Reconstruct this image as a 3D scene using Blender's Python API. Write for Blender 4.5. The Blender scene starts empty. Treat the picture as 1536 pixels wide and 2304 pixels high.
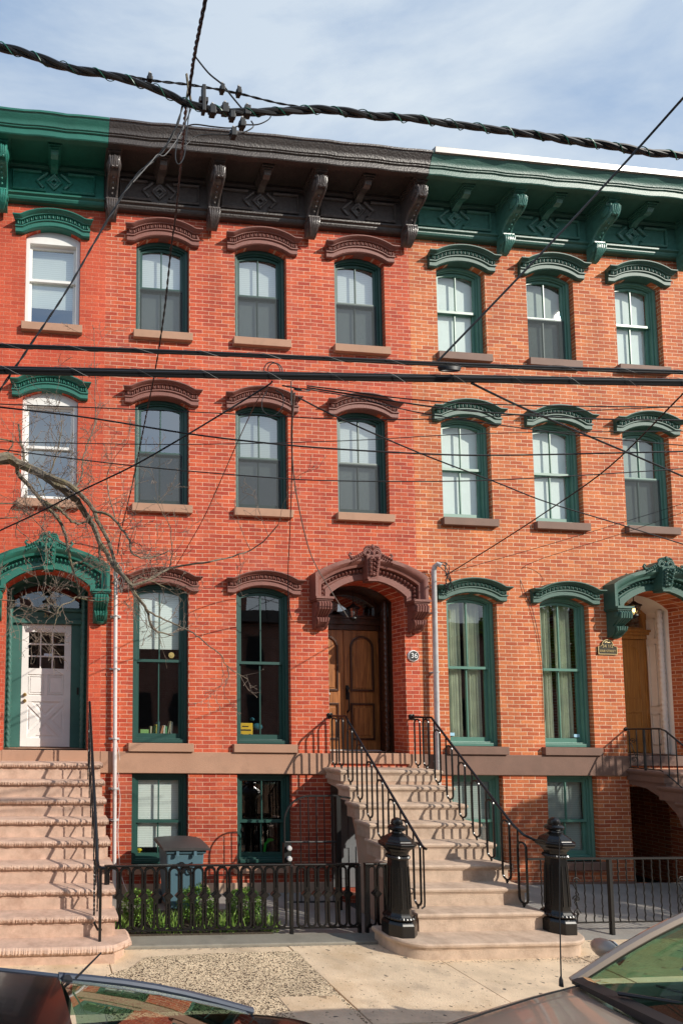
import bpy, math, random
from math import pi, sin, cos, radians, atan2, hypot
random.seed(7)
SC = bpy.context.scene
COL = SC.collection
PT = {}

# ------------------------------------------------------------------ helpers
class MB:
    def __init__(s): s.v = []; s.f = []
    def add(s, vs, fs):
        n = len(s.v); s.v += [tuple(p) for p in vs]; s.f += [tuple(i + n for i in f) for f in fs]; return s
    def box(s, x0, x1, y0, y1, z0, z1):
        return s.add([(x0,y0,z0),(x1,y0,z0),(x1,y1,z0),(x0,y1,z0),(x0,y0,z1),(x1,y0,z1),(x1,y1,z1),(x0,y1,z1)],
              [(0,3,2,1),(4,5,6,7),(0,1,5,4),(1,2,6,5),(2,3,7,6),(3,0,4,7)])
    def quad(s, a, b, c, d): return s.add([a,b,c,d], [(0,1,2,3)])
    def loft(s, rings, close=True, caps=True):
        n = len(rings[0]); vs = [p for r in rings for p in r]; fs = []
        for i in range(len(rings)-1):
            for j in range(n if close else n-1):
                k = (j+1) % n
                fs.append((i*n+j, i*n+k, (i+1)*n+k, (i+1)*n+j))
        if caps and close:
            fs.append(tuple(range(n-1,-1,-1))); m = (len(rings)-1)*n; fs.append(tuple(range(m, m+n)))
        return s.add(vs, fs)
    def prism_xz(s, poly, y0, y1):     # polygon of (x,z), extruded in y
        return s.loft([[(x,y0,z) for x,z in poly],[(x,y1,z) for x,z in poly]])
    def prism_yz(s, poly, x0, x1):
        return s.loft([[(x0,y,z) for y,z in poly],[(x1,y,z) for y,z in poly]])
    def prism_xy(s, poly, z0, z1):
        return s.loft([[(x,y,z0) for x,y in poly],[(x,y,z1) for x,y in poly]])
    def ring_xz(s, out, inn, y0, y1):
        n = len(out)
        vs = [(x,y0,z) for x,z in out]+[(x,y0,z) for x,z in inn]+[(x,y1,z) for x,z in out]+[(x,y1,z) for x,z in inn]
        fs = []
        for j in range(n):
            k = (j+1) % n
            fs += [(j,k,n+k,n+j),(2*n+j,3*n+j,3*n+k,2*n+k),(n+j,n+k,3*n+k,3*n+j),(j,2*n+j,2*n+k,k)]
        return s.add(vs, fs)
    def tube(s, pts, r, n=8, caps=True, closed=False):
        pts = [tuple(map(float,p)) for p in pts]
        rs = r if isinstance(r,(list,tuple)) else [r]*len(pts)
        rings = []; m = len(pts); u = None
        for i,p in enumerate(pts):
            a = pts[i-1] if (i>0 or closed) else p
            b = pts[(i+1)%m] if (i<m-1 or closed) else p
            t = [b[k]-a[k] for k in range(3)]; L = math.sqrt(sum(q*q for q in t)) or 1; t = [q/L for q in t]
            if u is None:
                ref = (0,0,1) if abs(t[2])<.9 else (0,1,0)
                u = [t[1]*ref[2]-t[2]*ref[1], t[2]*ref[0]-t[0]*ref[2], t[0]*ref[1]-t[1]*ref[0]]
            d = sum(u[k]*t[k] for k in range(3)); u = [u[k]-d*t[k] for k in range(3)]
            L = math.sqrt(sum(q*q for q in u)) or 1; u = [q/L for q in u]
            w = [t[1]*u[2]-t[2]*u[1], t[2]*u[0]-t[0]*u[2], t[0]*u[1]-t[1]*u[0]]
            rings.append([tuple(p[k]+rs[i]*(cos(2*pi*j/n)*u[k]+sin(2*pi*j/n)*w[k]) for k in range(3)) for j in range(n)])
        if closed: rings.append(rings[0]); caps = False
        return s.loft(rings, True, caps)
    def lathe(s, prof, c=(0,0,0), n=16, rot=0.0, axis='z'):
        rings = []
        for r,z in prof:
            rr = []
            for j in range(n):
                a = 2*pi*j/n+rot; x,y = r*cos(a), r*sin(a)
                rr.append((c[0]+x,c[1]+y,c[2]+z) if axis=='z' else ((c[0]+x,c[1]+z,c[2]+y) if axis=='y' else (c[0]+z,c[1]+x,c[2]+y)))
            rings.append(rr)
        return s.loft(rings)
    def blob(s, c, r, n=8, m=5):
        if not isinstance(r,(tuple,list)): r=(r,r,r)
        rings=[]
        for i in range(m+1):
            a=-pi/2+pi*i/m; ra=max(cos(a),.02)
            rings.append([(c[0]+r[0]*ra*cos(2*pi*j/n),c[1]+r[1]*ra*sin(2*pi*j/n),c[2]+r[2]*sin(a)) for j in range(n)])
        return s.loft(rings)
    def build(s, name, m, parent=None, loc=None, smooth=False, bevel=0, angle=40):
        me = bpy.data.meshes.new(name)
        off = (0,0,0)
        if parent is not None and loc is None: off = ROOTLOC.get(parent.name,(0,0,0))
        me.from_pydata([(a-off[0],b-off[1],c-off[2]) for a,b,c in s.v], [], s.f)
        me.update(); me.validate()
        import bmesh
        bm = bmesh.new(); bm.from_mesh(me); bmesh.ops.recalc_face_normals(bm, faces=bm.faces); bm.to_mesh(me); bm.free()
        for mm in (m if isinstance(m,(list,tuple)) else [m]): me.materials.append(mm)
        o = bpy.data.objects.new(name, me); COL.objects.link(o)
        if parent is not None: o.parent = parent; ROOTLOC[o.name] = off if loc is None else (0,0,0)
        if loc is not None: o.location = loc
        if smooth:
            for p in me.polygons: p.use_smooth = True
            try: me.set_sharp_from_angle(angle=radians(angle))
            except Exception: pass
        if bevel:
            b = o.modifiers.new('Bevel','BEVEL'); b.width = bevel; b.segments = 2; b.limit_method='ANGLE'; b.angle_limit=radians(40)
        return o
ROOTLOC = {}
def tag(o, label=None, cat=None, group=None, kind=None):
    if label: o['label'] = label
    if cat: o['category'] = cat
    if group: o['group'] = group
    if kind: o['kind'] = kind
    return o
def empty(name, loc, label, cat, group=None):
    o = bpy.data.objects.new(name, None); COL.objects.link(o); o.location = loc; o.empty_display_size=.2
    ROOTLOC[o.name] = tuple(loc); return tag(o, label, cat, group)
def grp(name, parent, loc=(0,0,0)):
    pass
def dup(src, parent, loc=None):
    c = src.copy(); COL.objects.link(c); c.parent = parent
    if loc is not None: c.location = loc
    for ch in [k for k in bpy.data.objects if k.parent == src]: dup(ch, c)
    return c

# ------------------------------------------------------------------ materials
def lin(r,g,b):
    f=lambda c:(c/255/12.92) if c/255<=.04045 else ((c/255+.055)/1.055)**2.4
    return (f(r),f(g),f(b),1)
def newmat(name):
    m = bpy.data.materials.new(name); m.use_nodes = True
    nt = m.node_tree; b = nt.nodes['Principled BSDF']; return m, nt, b
def N(nt, t, **kw):
    n = nt.nodes.new(t)
    for k,v in kw.items(): setattr(n,k,v)
    return n
def setin(n, **kw):
    for k,v in kw.items(): n.inputs[k.replace('_',' ')].default_value = v
def mat(name, col, rough=.6, metal=0, var=.12, vs=6.0, bump=.0, bs=60.0, dirt=0.0, dirtcol=(.05,.04,.03,1), coat=0, ds=2.5):
    m,nt,b = newmat(name)
    geo = N(nt,'ShaderNodeNewGeometry')
    no = N(nt,'ShaderNodeTexNoise'); setin(no, Scale=vs, Detail=5.0, Roughness=.65); nt.links.new(geo.outputs['Position'], no.inputs['Vector'])
    mr = N(nt,'ShaderNodeMapRange'); setin(mr, From_Min=.3, From_Max=.7, To_Min=1-var, To_Max=1+var); nt.links.new(no.outputs['Fac'], mr.inputs['Value'])
    mul = N(nt,'ShaderNodeVectorMath', operation='SCALE'); mul.inputs[0].default_value = col[:3]
    nt.links.new(mr.outputs[0], mul.inputs['Scale']); out = mul.outputs[0]
    if dirt:
        n2 = N(nt,'ShaderNodeTexNoise'); setin(n2, Scale=ds, Detail=8.0, Roughness=.7); nt.links.new(geo.outputs['Position'], n2.inputs['Vector'])
        m2 = N(nt,'ShaderNodeMapRange'); setin(m2, From_Min=.48, From_Max=.72, To_Min=0.0, To_Max=dirt); nt.links.new(n2.outputs['Fac'], m2.inputs['Value'])
        mx = N(nt,'ShaderNodeMixRGB'); nt.links.new(m2.outputs[0], mx.inputs[0]); nt.links.new(out, mx.inputs[1]); mx.inputs[2].default_value = dirtcol
        out = mx.outputs[0]
    nt.links.new(out, b.inputs['Base Color'])
    setin(b, Roughness=rough, Metallic=metal)
    if coat: b.inputs['Coat Weight'].default_value = coat; b.inputs['Coat Roughness'].default_value=.04
    if bump:
        n3 = N(nt,'ShaderNodeTexNoise'); setin(n3, Scale=bs, Detail=4.0); nt.links.new(geo.outputs['Position'], n3.inputs['Vector'])
        bp = N(nt,'ShaderNodeBump'); setin(bp, Strength=bump, Distance=.02); nt.links.new(n3.outputs['Fac'], bp.inputs['Height']); nt.links.new(bp.outputs[0], b.inputs['Normal'])
    return m
def brickmat(name, c1, c2, c3, mortar, wash=None, msize=.0052, du=0.0):
    m,nt,b = newmat(name)
    geo = N(nt,'ShaderNodeNewGeometry'); sp = N(nt,'ShaderNodeSeparateXYZ'); nt.links.new(geo.outputs['Position'], sp.inputs[0])
    ad = N(nt,'ShaderNodeMath', operation='ADD'); nt.links.new(sp.outputs[0], ad.inputs[0]); nt.links.new(sp.outputs[1], ad.inputs[1])
    cb = N(nt,'ShaderNodeCombineXYZ'); nt.links.new(ad.outputs[0], cb.inputs[0]); nt.links.new(sp.outputs[2], cb.inputs[1])
    # slight wobble of the joints
    wn = N(nt,'ShaderNodeTexNoise'); setin(wn, Scale=3.0, Detail=3.0); nt.links.new(geo.outputs['Position'], wn.inputs['Vector'])
    sb = N(nt,'ShaderNodeVectorMath', operation='SUBTRACT'); nt.links.new(wn.outputs['Color'], sb.inputs[0]); sb.inputs[1].default_value=(.5,.5,.5)
    sc = N(nt,'ShaderNodeVectorMath', operation='SCALE'); nt.links.new(sb.outputs[0], sc.inputs[0]); sc.inputs['Scale'].default_value=.018
    av = N(nt,'ShaderNodeVectorMath', operation='ADD'); nt.links.new(cb.outputs[0], av.inputs[0]); nt.links.new(sc.outputs[0], av.inputs[1])
    av2 = N(nt,'ShaderNodeVectorMath', operation='ADD'); nt.links.new(av.outputs[0], av2.inputs[0]); av2.inputs[1].default_value=(50+du,50.02,0)
    br = N(nt,'ShaderNodeTexBrick'); br.offset=.5; br.inputs['Scale'].default_value=1
    setin(br, Brick_Width=.212, Row_Height=.0631, Mortar_Size=msize, Mortar_Smooth=.25, Bias=0.0, Color1=c1, Color2=c2, Mortar=mortar)
    nt.links.new(av2.outputs[0], br.inputs['Vector'])
    # broader patches of a third brick colour
    n2 = N(nt,'ShaderNodeTexNoise'); setin(n2, Scale=1.1, Detail=6.0, Roughness=.75); nt.links.new(geo.outputs['Position'], n2.inputs['Vector'])
    m2 = N(nt,'ShaderNodeMapRange'); setin(m2, From_Min=.42, From_Max=.68, To_Min=0.0, To_Max=.6); nt.links.new(n2.outputs['Fac'], m2.inputs['Value'])
    mx = N(nt,'ShaderNodeMixRGB'); nt.links.new(m2.outputs[0], mx.inputs[0]); nt.links.new(br.outputs['Color'], mx.inputs[1]); mx.inputs[2].default_value=c3
    mk = N(nt,'ShaderNodeMixRGB'); nt.links.new(br.outputs['Fac'], mk.inputs[0]); nt.links.new(mx.outputs[0], mk.inputs[1]); mk.inputs[2].default_value = mortar
    # mortar smeared and missing in places
    n4 = N(nt,'ShaderNodeTexNoise'); setin(n4, Scale=5.0, Detail=6.0, Roughness=.8); nt.links.new(geo.outputs['Position'], n4.inputs['Vector'])
    m4 = N(nt,'ShaderNodeMapRange'); setin(m4, From_Min=.4, From_Max=.62, To_Min=.45, To_Max=1.0); nt.links.new(n4.outputs['Fac'], m4.inputs['Value'])
    mf = N(nt,'ShaderNodeMixRGB'); nt.links.new(m4.outputs[0], mf.inputs[0]); nt.links.new(mx.outputs[0], mf.inputs[1]); nt.links.new(mk.outputs[0], mf.inputs[2])
    # fine brick texture
    n5 = N(nt,'ShaderNodeTexNoise'); setin(n5, Scale=38.0, Detail=6.0, Roughness=.75); nt.links.new(geo.outputs['Position'], n5.inputs['Vector'])
    m5 = N(nt,'ShaderNodeMapRange'); setin(m5, From_Min=.3, From_Max=.7, To_Min=.72, To_Max=1.25); nt.links.new(n5.outputs['Fac'], m5.inputs['Value'])
    hs = N(nt,'ShaderNodeVectorMath', operation='SCALE'); nt.links.new(mf.outputs[0], hs.inputs[0]); nt.links.new(m5.outputs[0], hs.inputs['Scale'])
    out = hs.outputs[0]
    # grime streaks stretched downwards
    mp = N(nt,'ShaderNodeMapping'); mp.inputs['Scale'].default_value=(2.2,2.2,.35); nt.links.new(geo.outputs['Position'], mp.inputs[0])
    n6 = N(nt,'ShaderNodeTexNoise'); setin(n6, Scale=1.0, Detail=8.0, Roughness=.7); nt.links.new(mp.outputs[0], n6.inputs['Vector'])
    m6 = N(nt,'ShaderNodeMapRange'); setin(m6, From_Min=.35, From_Max=.7, To_Min=1.12, To_Max=.74); nt.links.new(n6.outputs['Fac'], m6.inputs['Value'])
    h2 = N(nt,'ShaderNodeVectorMath', operation='SCALE'); nt.links.new(out, h2.inputs[0]); nt.links.new(m6.outputs[0], h2.inputs['Scale']); out=h2.outputs[0]
    if wash:
        n7 = N(nt,'ShaderNodeTexNoise'); setin(n7, Scale=1.7, Detail=7.0, Roughness=.75); nt.links.new(geo.outputs['Position'], n7.inputs['Vector'])
        m7 = N(nt,'ShaderNodeMapRange'); setin(m7, From_Min=.5, From_Max=.72, To_Min=0.0, To_Max=.42); nt.links.new(n7.outputs['Fac'], m7.inputs['Value'])
        mw = N(nt,'ShaderNodeMixRGB'); nt.links.new(m7.outputs[0], mw.inputs[0]); nt.links.new(out, mw.inputs[1]); mw.inputs[2].default_value=wash; out=mw.outputs[0]
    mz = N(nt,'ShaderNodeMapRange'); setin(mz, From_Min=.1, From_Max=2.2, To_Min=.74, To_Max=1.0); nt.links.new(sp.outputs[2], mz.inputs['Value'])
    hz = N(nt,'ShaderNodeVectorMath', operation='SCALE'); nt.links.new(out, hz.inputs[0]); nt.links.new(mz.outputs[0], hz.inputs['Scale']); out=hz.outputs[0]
    nt.links.new(out, b.inputs['Base Color']); setin(b, Roughness=.85)
    bp = N(nt,'ShaderNodeBump'); setin(bp, Strength=.55, Distance=.006)
    s1 = N(nt,'ShaderNodeMath', operation='SUBTRACT'); nt.links.new(n5.outputs['Fac'], s1.inputs[0]); nt.links.new(br.outputs['Fac'], s1.inputs[1])
    nt.links.new(s1.outputs[0], bp.inputs['Height']); nt.links.new(bp.outputs[0], b.inputs['Normal'])
    return m
def glassmat(name, refl=.25, tint=(.9,.95,.93,1), rough=.005, wave=.0):
    m = bpy.data.materials.new(name); m.use_nodes=True; nt=m.node_tree; nt.nodes.clear()
    o=N(nt,'ShaderNodeOutputMaterial'); mx=N(nt,'ShaderNodeMixShader'); tr=N(nt,'ShaderNodeBsdfTransparent'); gl=N(nt,'ShaderNodeBsdfGlossy')
    gl.inputs['Roughness'].default_value=rough; tr.inputs[0].default_value=tint
    lf=N(nt,'ShaderNodeLayerWeight'); lf.inputs[0].default_value=.5
    lw=N(nt,'ShaderNodeMath',operation='POWER'); lw.inputs[1].default_value=4.0; nt.links.new(lf.outputs['Facing'],lw.inputs[0])
    ma=N(nt,'ShaderNodeMath',operation='ADD'); ma.inputs[1].default_value=refl+.03; ma.use_clamp=True; nt.links.new(lw.outputs[0],ma.inputs[0])
    nt.links.new(ma.outputs[0],mx.inputs[0]); nt.links.new(tr.outputs[0],mx.inputs[1]); nt.links.new(gl.outputs[0],mx.inputs[2]); nt.links.new(mx.outputs[0],o.inputs[0])
    if wave:
        geo=N(nt,'ShaderNodeNewGeometry'); no=N(nt,'ShaderNodeTexNoise'); setin(no,Scale=2.2,Detail=1.0); nt.links.new(geo.outputs['Position'],no.inputs['Vector'])
        bp=N(nt,'ShaderNodeBump'); setin(bp,Strength=wave,Distance=.02); nt.links.new(no.outputs['Fac'],bp.inputs['Height']); nt.links.new(bp.outputs[0],gl.inputs['Normal'])
    return m
def screenmat(name):
    m = bpy.data.materials.new(name); m.use_nodes=True; nt=m.node_tree; nt.nodes.clear()
    o=N(nt,'ShaderNodeOutputMaterial'); mx=N(nt,'ShaderNodeMixShader'); tr=N(nt,'ShaderNodeBsdfTransparent'); df=N(nt,'ShaderNodeBsdfDiffuse')
    df.inputs[0].default_value=(.10,.11,.115,1); tr.inputs[0].default_value=(.85,.87,.88,1); mx.inputs[0].default_value=.52
    nt.links.new(tr.outputs[0],mx.inputs[1]); nt.links.new(df.outputs[0],mx.inputs[2]); nt.links.new(mx.outputs[0],o.inputs[0]); return m
def slatmat(name, c, pitch, axis=2, depth=.5, dark=.6):
    m,nt,b=newmat(name); geo=N(nt,'ShaderNodeNewGeometry'); sp=N(nt,'ShaderNodeSeparateXYZ'); nt.links.new(geo.outputs['Position'],sp.inputs[0])
    mu=N(nt,'ShaderNodeMath',operation='MULTIPLY'); mu.inputs[1].default_value=1/pitch; nt.links.new(sp.outputs[axis],mu.inputs[0])
    fr=N(nt,'ShaderNodeMath',operation='FRACT'); nt.links.new(mu.outputs[0],fr.inputs[0])
    mr=N(nt,'ShaderNodeMapRange'); setin(mr,From_Min=0.0,From_Max=.8,To_Min=dark,To_Max=1.0); nt.links.new(fr.outputs[0],mr.inputs['Value'])
    sc=N(nt,'ShaderNodeVectorMath',operation='SCALE'); sc.inputs[0].default_value=c[:3]; nt.links.new(mr.outputs[0],sc.inputs['Scale'])
    nt.links.new(sc.outputs[0],b.inputs['Base Color']); setin(b,Roughness=.7)
    return m
def woodmat(name, c1, c2, rough=.35):
    m,nt,b=newmat(name); geo=N(nt,'ShaderNodeNewGeometry'); mp=N(nt,'ShaderNodeMapping'); mp.inputs['Scale'].default_value=(14,14,.7); nt.links.new(geo.outputs['Position'],mp.inputs[0])
    no=N(nt,'ShaderNodeTexNoise'); setin(no,Scale=3.0,Detail=8.0,Roughness=.6,Distortion=.6); nt.links.new(mp.outputs[0],no.inputs['Vector'])
    cr=N(nt,'ShaderNodeValToRGB'); cr.color_ramp.elements[0].position=.35; cr.color_ramp.elements[0].color=c1; cr.color_ramp.elements[1].position=.65; cr.color_ramp.elements[1].color=c2
    nt.links.new(no.outputs['Fac'],cr.inputs[0]); nt.links.new(cr.outputs[0],b.inputs['Base Color']); setin(b,Roughness=rough); b.inputs['Coat Weight'].default_value=.3
    return m
def leafmat(name, c, c2):
    m,nt,b=newmat(name); oi=N(nt,'ShaderNodeNewGeometry'); no=N(nt,'ShaderNodeTexNoise'); setin(no,Scale=14.0,Detail=2.0); nt.links.new(oi.outputs['Position'],no.inputs['Vector'])
    cr=N(nt,'ShaderNodeValToRGB'); cr.color_ramp.elements[0].position=.38; cr.color_ramp.elements[0].color=c; cr.color_ramp.elements[1].position=.62; cr.color_ramp.elements[1].color=c2
    nt.links.new(no.outputs['Fac'],cr.inputs[0]); nt.links.new(cr.outputs[0],b.inputs['Base Color']); setin(b,Roughness=.5)
    return m

M = {}
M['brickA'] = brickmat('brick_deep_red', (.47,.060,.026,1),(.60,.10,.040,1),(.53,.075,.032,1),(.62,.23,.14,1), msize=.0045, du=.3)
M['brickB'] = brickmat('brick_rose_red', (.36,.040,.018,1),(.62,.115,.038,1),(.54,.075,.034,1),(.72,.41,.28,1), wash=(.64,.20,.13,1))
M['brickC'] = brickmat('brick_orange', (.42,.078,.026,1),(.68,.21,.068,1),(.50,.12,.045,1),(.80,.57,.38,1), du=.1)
M['brickO'] = brickmat('brick_opposite', (.25,.10,.07,1),(.32,.14,.10,1),(.28,.12,.08,1),(.4,.35,.3,1))
M['stoneB'] = mat('brownstone', (.44,.25,.165), .85, var=.12, vs=5, bump=.25, bs=90, dirt=.35, dirtcol=(.25,.13,.08,1))
M['step'] = mat('step_stone', (.53,.395,.295), .85, var=.16, vs=7, bump=.4, bs=90, dirt=.7, dirtcol=(.30,.205,.145,1), ds=4.5)
M['stepside'] = mat('stoop_side_stone', (.46,.31,.22), .85, var=.12, vs=5, bump=.3, bs=60, dirt=.3, dirtcol=(.3,.17,.12,1))
M['stepA'] = mat('rough_pink_stone', (.60,.41,.31), .9, var=.16, vs=8, bump=.45, bs=130, dirt=.65, dirtcol=(.36,.21,.145,1), ds=4.5)
M['stoneC'] = mat('brown_painted_stone', (.19,.105,.075), .7, var=.1, vs=4, bump=.2, bs=80, dirt=.2)
M['hoodB'] = mat('maroon_paint', (.22,.075,.055), .6, var=.15, vs=12, bump=.3, bs=90, dirt=.3, dirtcol=(.12,.04,.03,1), ds=6)
M['greenHood'] = mat('hood_green_paint', (.04,.11,.085), .55, var=.15, vs=10, bump=.15, bs=60, dirt=.25, dirtcol=(.02,.05,.04,1), ds=5)
M['greenA'] = mat('bright_green_paint', (.022,.15,.11), .42, var=.15, vs=8, bump=.15, bs=60, dirt=.3, dirtcol=(.015,.09,.065,1), ds=4)
M['greenC'] = mat('cornice_green_paint', (.045,.145,.115), .45, var=.15, vs=8, bump=.2, bs=60, dirt=.3, dirtcol=(.02,.06,.05,1), ds=4)
M['brown'] = mat('dark_brown_cornice_paint', (.058,.047,.043), .42, var=.2, vs=9, bump=.35, bs=40, dirt=.3, dirtcol=(.08,.062,.055,1), ds=5)
M['brownhi'] = mat('brown_paint_lit', (.105,.088,.082), .30, var=.3, vs=14, bump=.3, bs=40)  # cornice brown lightened, with highlights and lifted shade put into the colour
M['greenAhi'] = mat('bright_green_paint_lit', (.035,.21,.16), .3, var=.2, vs=14, bump=.2, bs=40)  # lit copy of the bright green, brightening shaded mouldings by colour
M['greenChi'] = mat('green_paint_lit', (.075,.215,.175), .3, var=.2, vs=14, bump=.2, bs=40)  # lit copy of the cornice green, used the same way
M['winB'] = mat('window_dark_green', (.02,.072,.06), .4, var=.08, vs=5)
M['winC'] = mat('window_sea_green', (.095,.225,.175), .4, var=.08, vs=5)
M['white'] = mat('white_paint', (.78,.77,.74), .5, var=.05, vs=5)
M['doorwhite'] = mat('door_white', (.84,.82,.79), .5, var=.05, vs=3, dirt=.15, dirtcol=(.45,.4,.35,1))
M['doorgreen'] = mat('doorway_green', (.05,.15,.125), .5, var=.14, vs=3, dirt=.3, dirtcol=(.04,.12,.1,1))
M['cream'] = mat('cream_paint', (.82,.76,.67), .6, var=.05)
M['wood'] = woodmat('door_wood', (.19,.066,.020,1), (.50,.195,.058,1))
M['woodd'] = woodmat('dark_wood', (.04,.016,.009,1), (.09,.036,.018,1), .3)
M['woodC'] = woodmat('honey_wood', (.30,.12,.025,1), (.48,.22,.05,1))
M['iron'] = mat('black_iron', (.006,.006,.0065), .27, var=.2, vs=20)
M['ironr'] = mat('black_iron_matt', (.006,.006,.006), .5, var=.2, vs=20)
M['cable'] = mat('black_cable', (.006,.0065,.008), .5, var=.2, vs=30)
M['cablel'] = mat('grey_cable', (.18,.17,.16), .4, var=.2, vs=30)
M['cablegreen'] = mat('green_tie_wire', (.01,.16,.10), .4)
M['wrap'] = mat('lashing_wire', (.20,.20,.20), .6)
M['galv'] = mat('galvanised_pipe', (.56,.55,.54), .5, metal=.0, var=.15, vs=12, dirt=.3, dirtcol=(.3,.27,.25,1))
M['pipew'] = mat('white_pipe', (.68,.62,.60), .5, var=.08, dirt=.4, dirtcol=(.42,.33,.30,1), ds=6)
M['capC'] = mat('metal_roof_cap', (.28,.265,.255), .4, metal=.2, var=.05)
M['glassB'] = glassmat('glass_upper', .38, wave=.10)
M['glass1'] = glassmat('glass_parlour', .16, wave=.10)
M['glassC'] = glassmat('glass_pale', .14, wave=.08)
M['screen'] = screenmat('insect_screen')
M['blind'] = slatmat('white_blind', (.86,.90,.88), .034, dark=.80)
M['blindg'] = slatmat('grey_blind', (.50,.55,.52), .030, dark=.7)
M['blindd'] = mat('dim_shade', (.10,.115,.11), .8, var=.2, vs=3)
M['blindw'] = mat('white_shade', (.86,.90,.88), .8, var=.04)
M['blindc'] = mat('grey_shade', (.40,.44,.41), .8, var=.08)
M['curtain'] = mat('pale_curtain', (.66,.68,.56), .85, var=.15, vs=4)
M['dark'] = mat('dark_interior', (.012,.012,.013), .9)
M['room'] = mat('room_wall', (.05,.05,.05), .9, var=.4, vs=2)
M['bronze'] = mat('bronze_plate', (.05,.045,.035), .4, metal=.6)
M['gold'] = mat('gilt_letter', (.55,.42,.2), .4, metal=.4)
M['text'] = mat('white_letter', (.85,.85,.83), .5)
M['brass'] = mat('brass', (.5,.33,.12), .3, metal=.8)
M['greydoor'] = mat('grey_door', (.16,.17,.18), .5)
M['leaf'] = leafmat('boxwood_leaf', (.07,.17,.02,1), (.24,.42,.06,1))
M['grassm'] = leafmat('grass_blade', (.10,.22,.03,1), (.28,.42,.08,1))
M['bark'] = mat('bark', (.17,.14,.105), .9, var=.4, vs=25, bump=.6, bs=50, dirt=.4, dirtcol=(.26,.24,.06,1), ds=9)
M['twig'] = mat('twig', (.22,.165,.125), .8, var=.3, vs=12)
M['blue'] = mat('blue_grey_plastic', (.085,.16,.20), .5, var=.06)
M['lid'] = mat('charcoal_plastic', (.045,.043,.043), .5, var=.15)
M['soil'] = mat('soil', (.06,.045,.03), .95, var=.4, vs=20, bump=.8, bs=40)

# ------------------------------------------------------------------ camera
cam = bpy.data.cameras.new('camera'); cob = bpy.data.objects.new('camera', cam); COL.objects.link(cob); SC.camera = cob
FPX, CX, CY, YAW, PIT, ROL, DIST, CAMH = 1300.0, 202.97, 1526.15, .084553, .071408, .013698, 8.6786, 2.58
from mathutils import Matrix, Vector
cam.sensor_fit = 'VERTICAL'; cam.sensor_height = 36; cam.lens = 36*FPX/2304
cam.shift_x = (768-CX)/2304; cam.shift_y = (CY-1152)/2304
cam.clip_start=.05; cam.clip_end = 2000
def unproj_dir(u, v):
    x3=(u-CX)/FPX; z3=-(v-CY)/FPX; y2=1.0
    x1=x3*cos(ROL)-z3*sin(ROL); z2=x3*sin(ROL)+z3*cos(ROL)
    y1=y2*cos(PIT)-z2*sin(PIT); z1=y2*sin(PIT)+z2*cos(PIT)
    return Vector((x1*cos(YAW)+y1*sin(YAW), -x1*sin(YAW)+y1*cos(YAW), z1))
def at(u, v, Y):                       # the point of the plane y = Y seen at photo pixel (u, v)
    d = unproj_dir(u, v); t = (Y+DIST)/d.y
    return (t*d.x, Y, CAMH+t*d.z)
fw = unproj_dir(CX, CY).normalized(); rt = (unproj_dir(CX+100, CY)-unproj_dir(CX, CY)).normalized(); up = rt.cross(fw)
cob.matrix_world = Matrix(((rt.x,up.x,-fw.x,0),(rt.y,up.y,-fw.y,-DIST),(rt.z,up.z,-fw.z,CAMH),(0,0,0,1)))

# ------------------------------------------------------------------ world and sun
w = bpy.data.worlds.new('World'); SC.world = w; w.use_nodes = True
nt = w.node_tree; bg = nt.nodes['Background']
SUN = Vector((1.0,-1.0,.80)).normalized()
sky = N(nt,'ShaderNodeTexSky'); sky.sky_type='NISHITA'; sky.sun_disc=False; sky.sun_elevation=math.asin(SUN.z); sky.sun_rotation=atan2(SUN.x,SUN.y)
sky.air_density=1.2; sky.dust_density=.6
tc = N(nt,'ShaderNodeTexCoord'); mp = N(nt,'ShaderNodeMapping'); mp.inputs['Scale'].default_value=(1.0,2.2,3.2); mp.inputs['Rotation'].default_value=(0,.5,.3)
nt.links.new(tc.outputs['Generated'], mp.inputs[0])
no = N(nt,'ShaderNodeTexNoise'); setin(no, Scale=1.5, Detail=8.0, Roughness=.58, Distortion=.5); nt.links.new(mp.outputs[0], no.inputs['Vector'])
cr = N(nt,'ShaderNodeMapRange'); setin(cr, From_Min=.38, From_Max=.66, To_Min=-.1, To_Max=.75); nt.links.new(no.outputs['Fac'], cr.inputs['Value'])
mx = N(nt,'ShaderNodeMixRGB'); sz = N(nt,'ShaderNodeSeparateXYZ'); nt.links.new(tc.outputs['Generated'], sz.inputs[0])
hzn = N(nt,'ShaderNodeMapRange'); setin(hzn, From_Min=.75, From_Max=.35, To_Min=0.0, To_Max=.65); nt.links.new(sz.outputs[2], hzn.inputs['Value'])
hx = N(nt,'ShaderNodeMapRange'); setin(hx, From_Min=-.3, From_Max=.7, To_Min=-.15, To_Max=.35); nt.links.new(sz.outputs[0], hx.inputs['Value'])
ca = N(nt,'ShaderNodeMath', operation='ADD'); nt.links.new(hzn.outputs[0], ca.inputs[0]); nt.links.new(hx.outputs[0], ca.inputs[1])
cb_ = N(nt,'ShaderNodeMath', operation='ADD'); cb_.use_clamp=True; nt.links.new(ca.outputs[0], cb_.inputs[0]); nt.links.new(cr.outputs[0], cb_.inputs[1])
nt.links.new(cb_.outputs[0], mx.inputs[0]); nt.links.new(sky.outputs[0], mx.inputs[1]); mx.inputs[2].default_value=(4.7,5.3,5.9,1)
mh = N(nt,'ShaderNodeMixRGB'); mh.inputs[0].default_value=.62; nt.links.new(sky.outputs[0], mh.inputs[1]); mh.inputs[2].default_value=(1.7,3.0,5.2,1); nt.links.new(mh.outputs[0], mx.inputs[1])
nt.links.new(mx.outputs[0], bg.inputs[0]); bg.inputs[1].default_value=.15
sl = bpy.data.lights.new('sun','SUN'); sl.energy=4.8; sl.angle=radians(.5); sl.color=(1,.93,.82)
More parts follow.
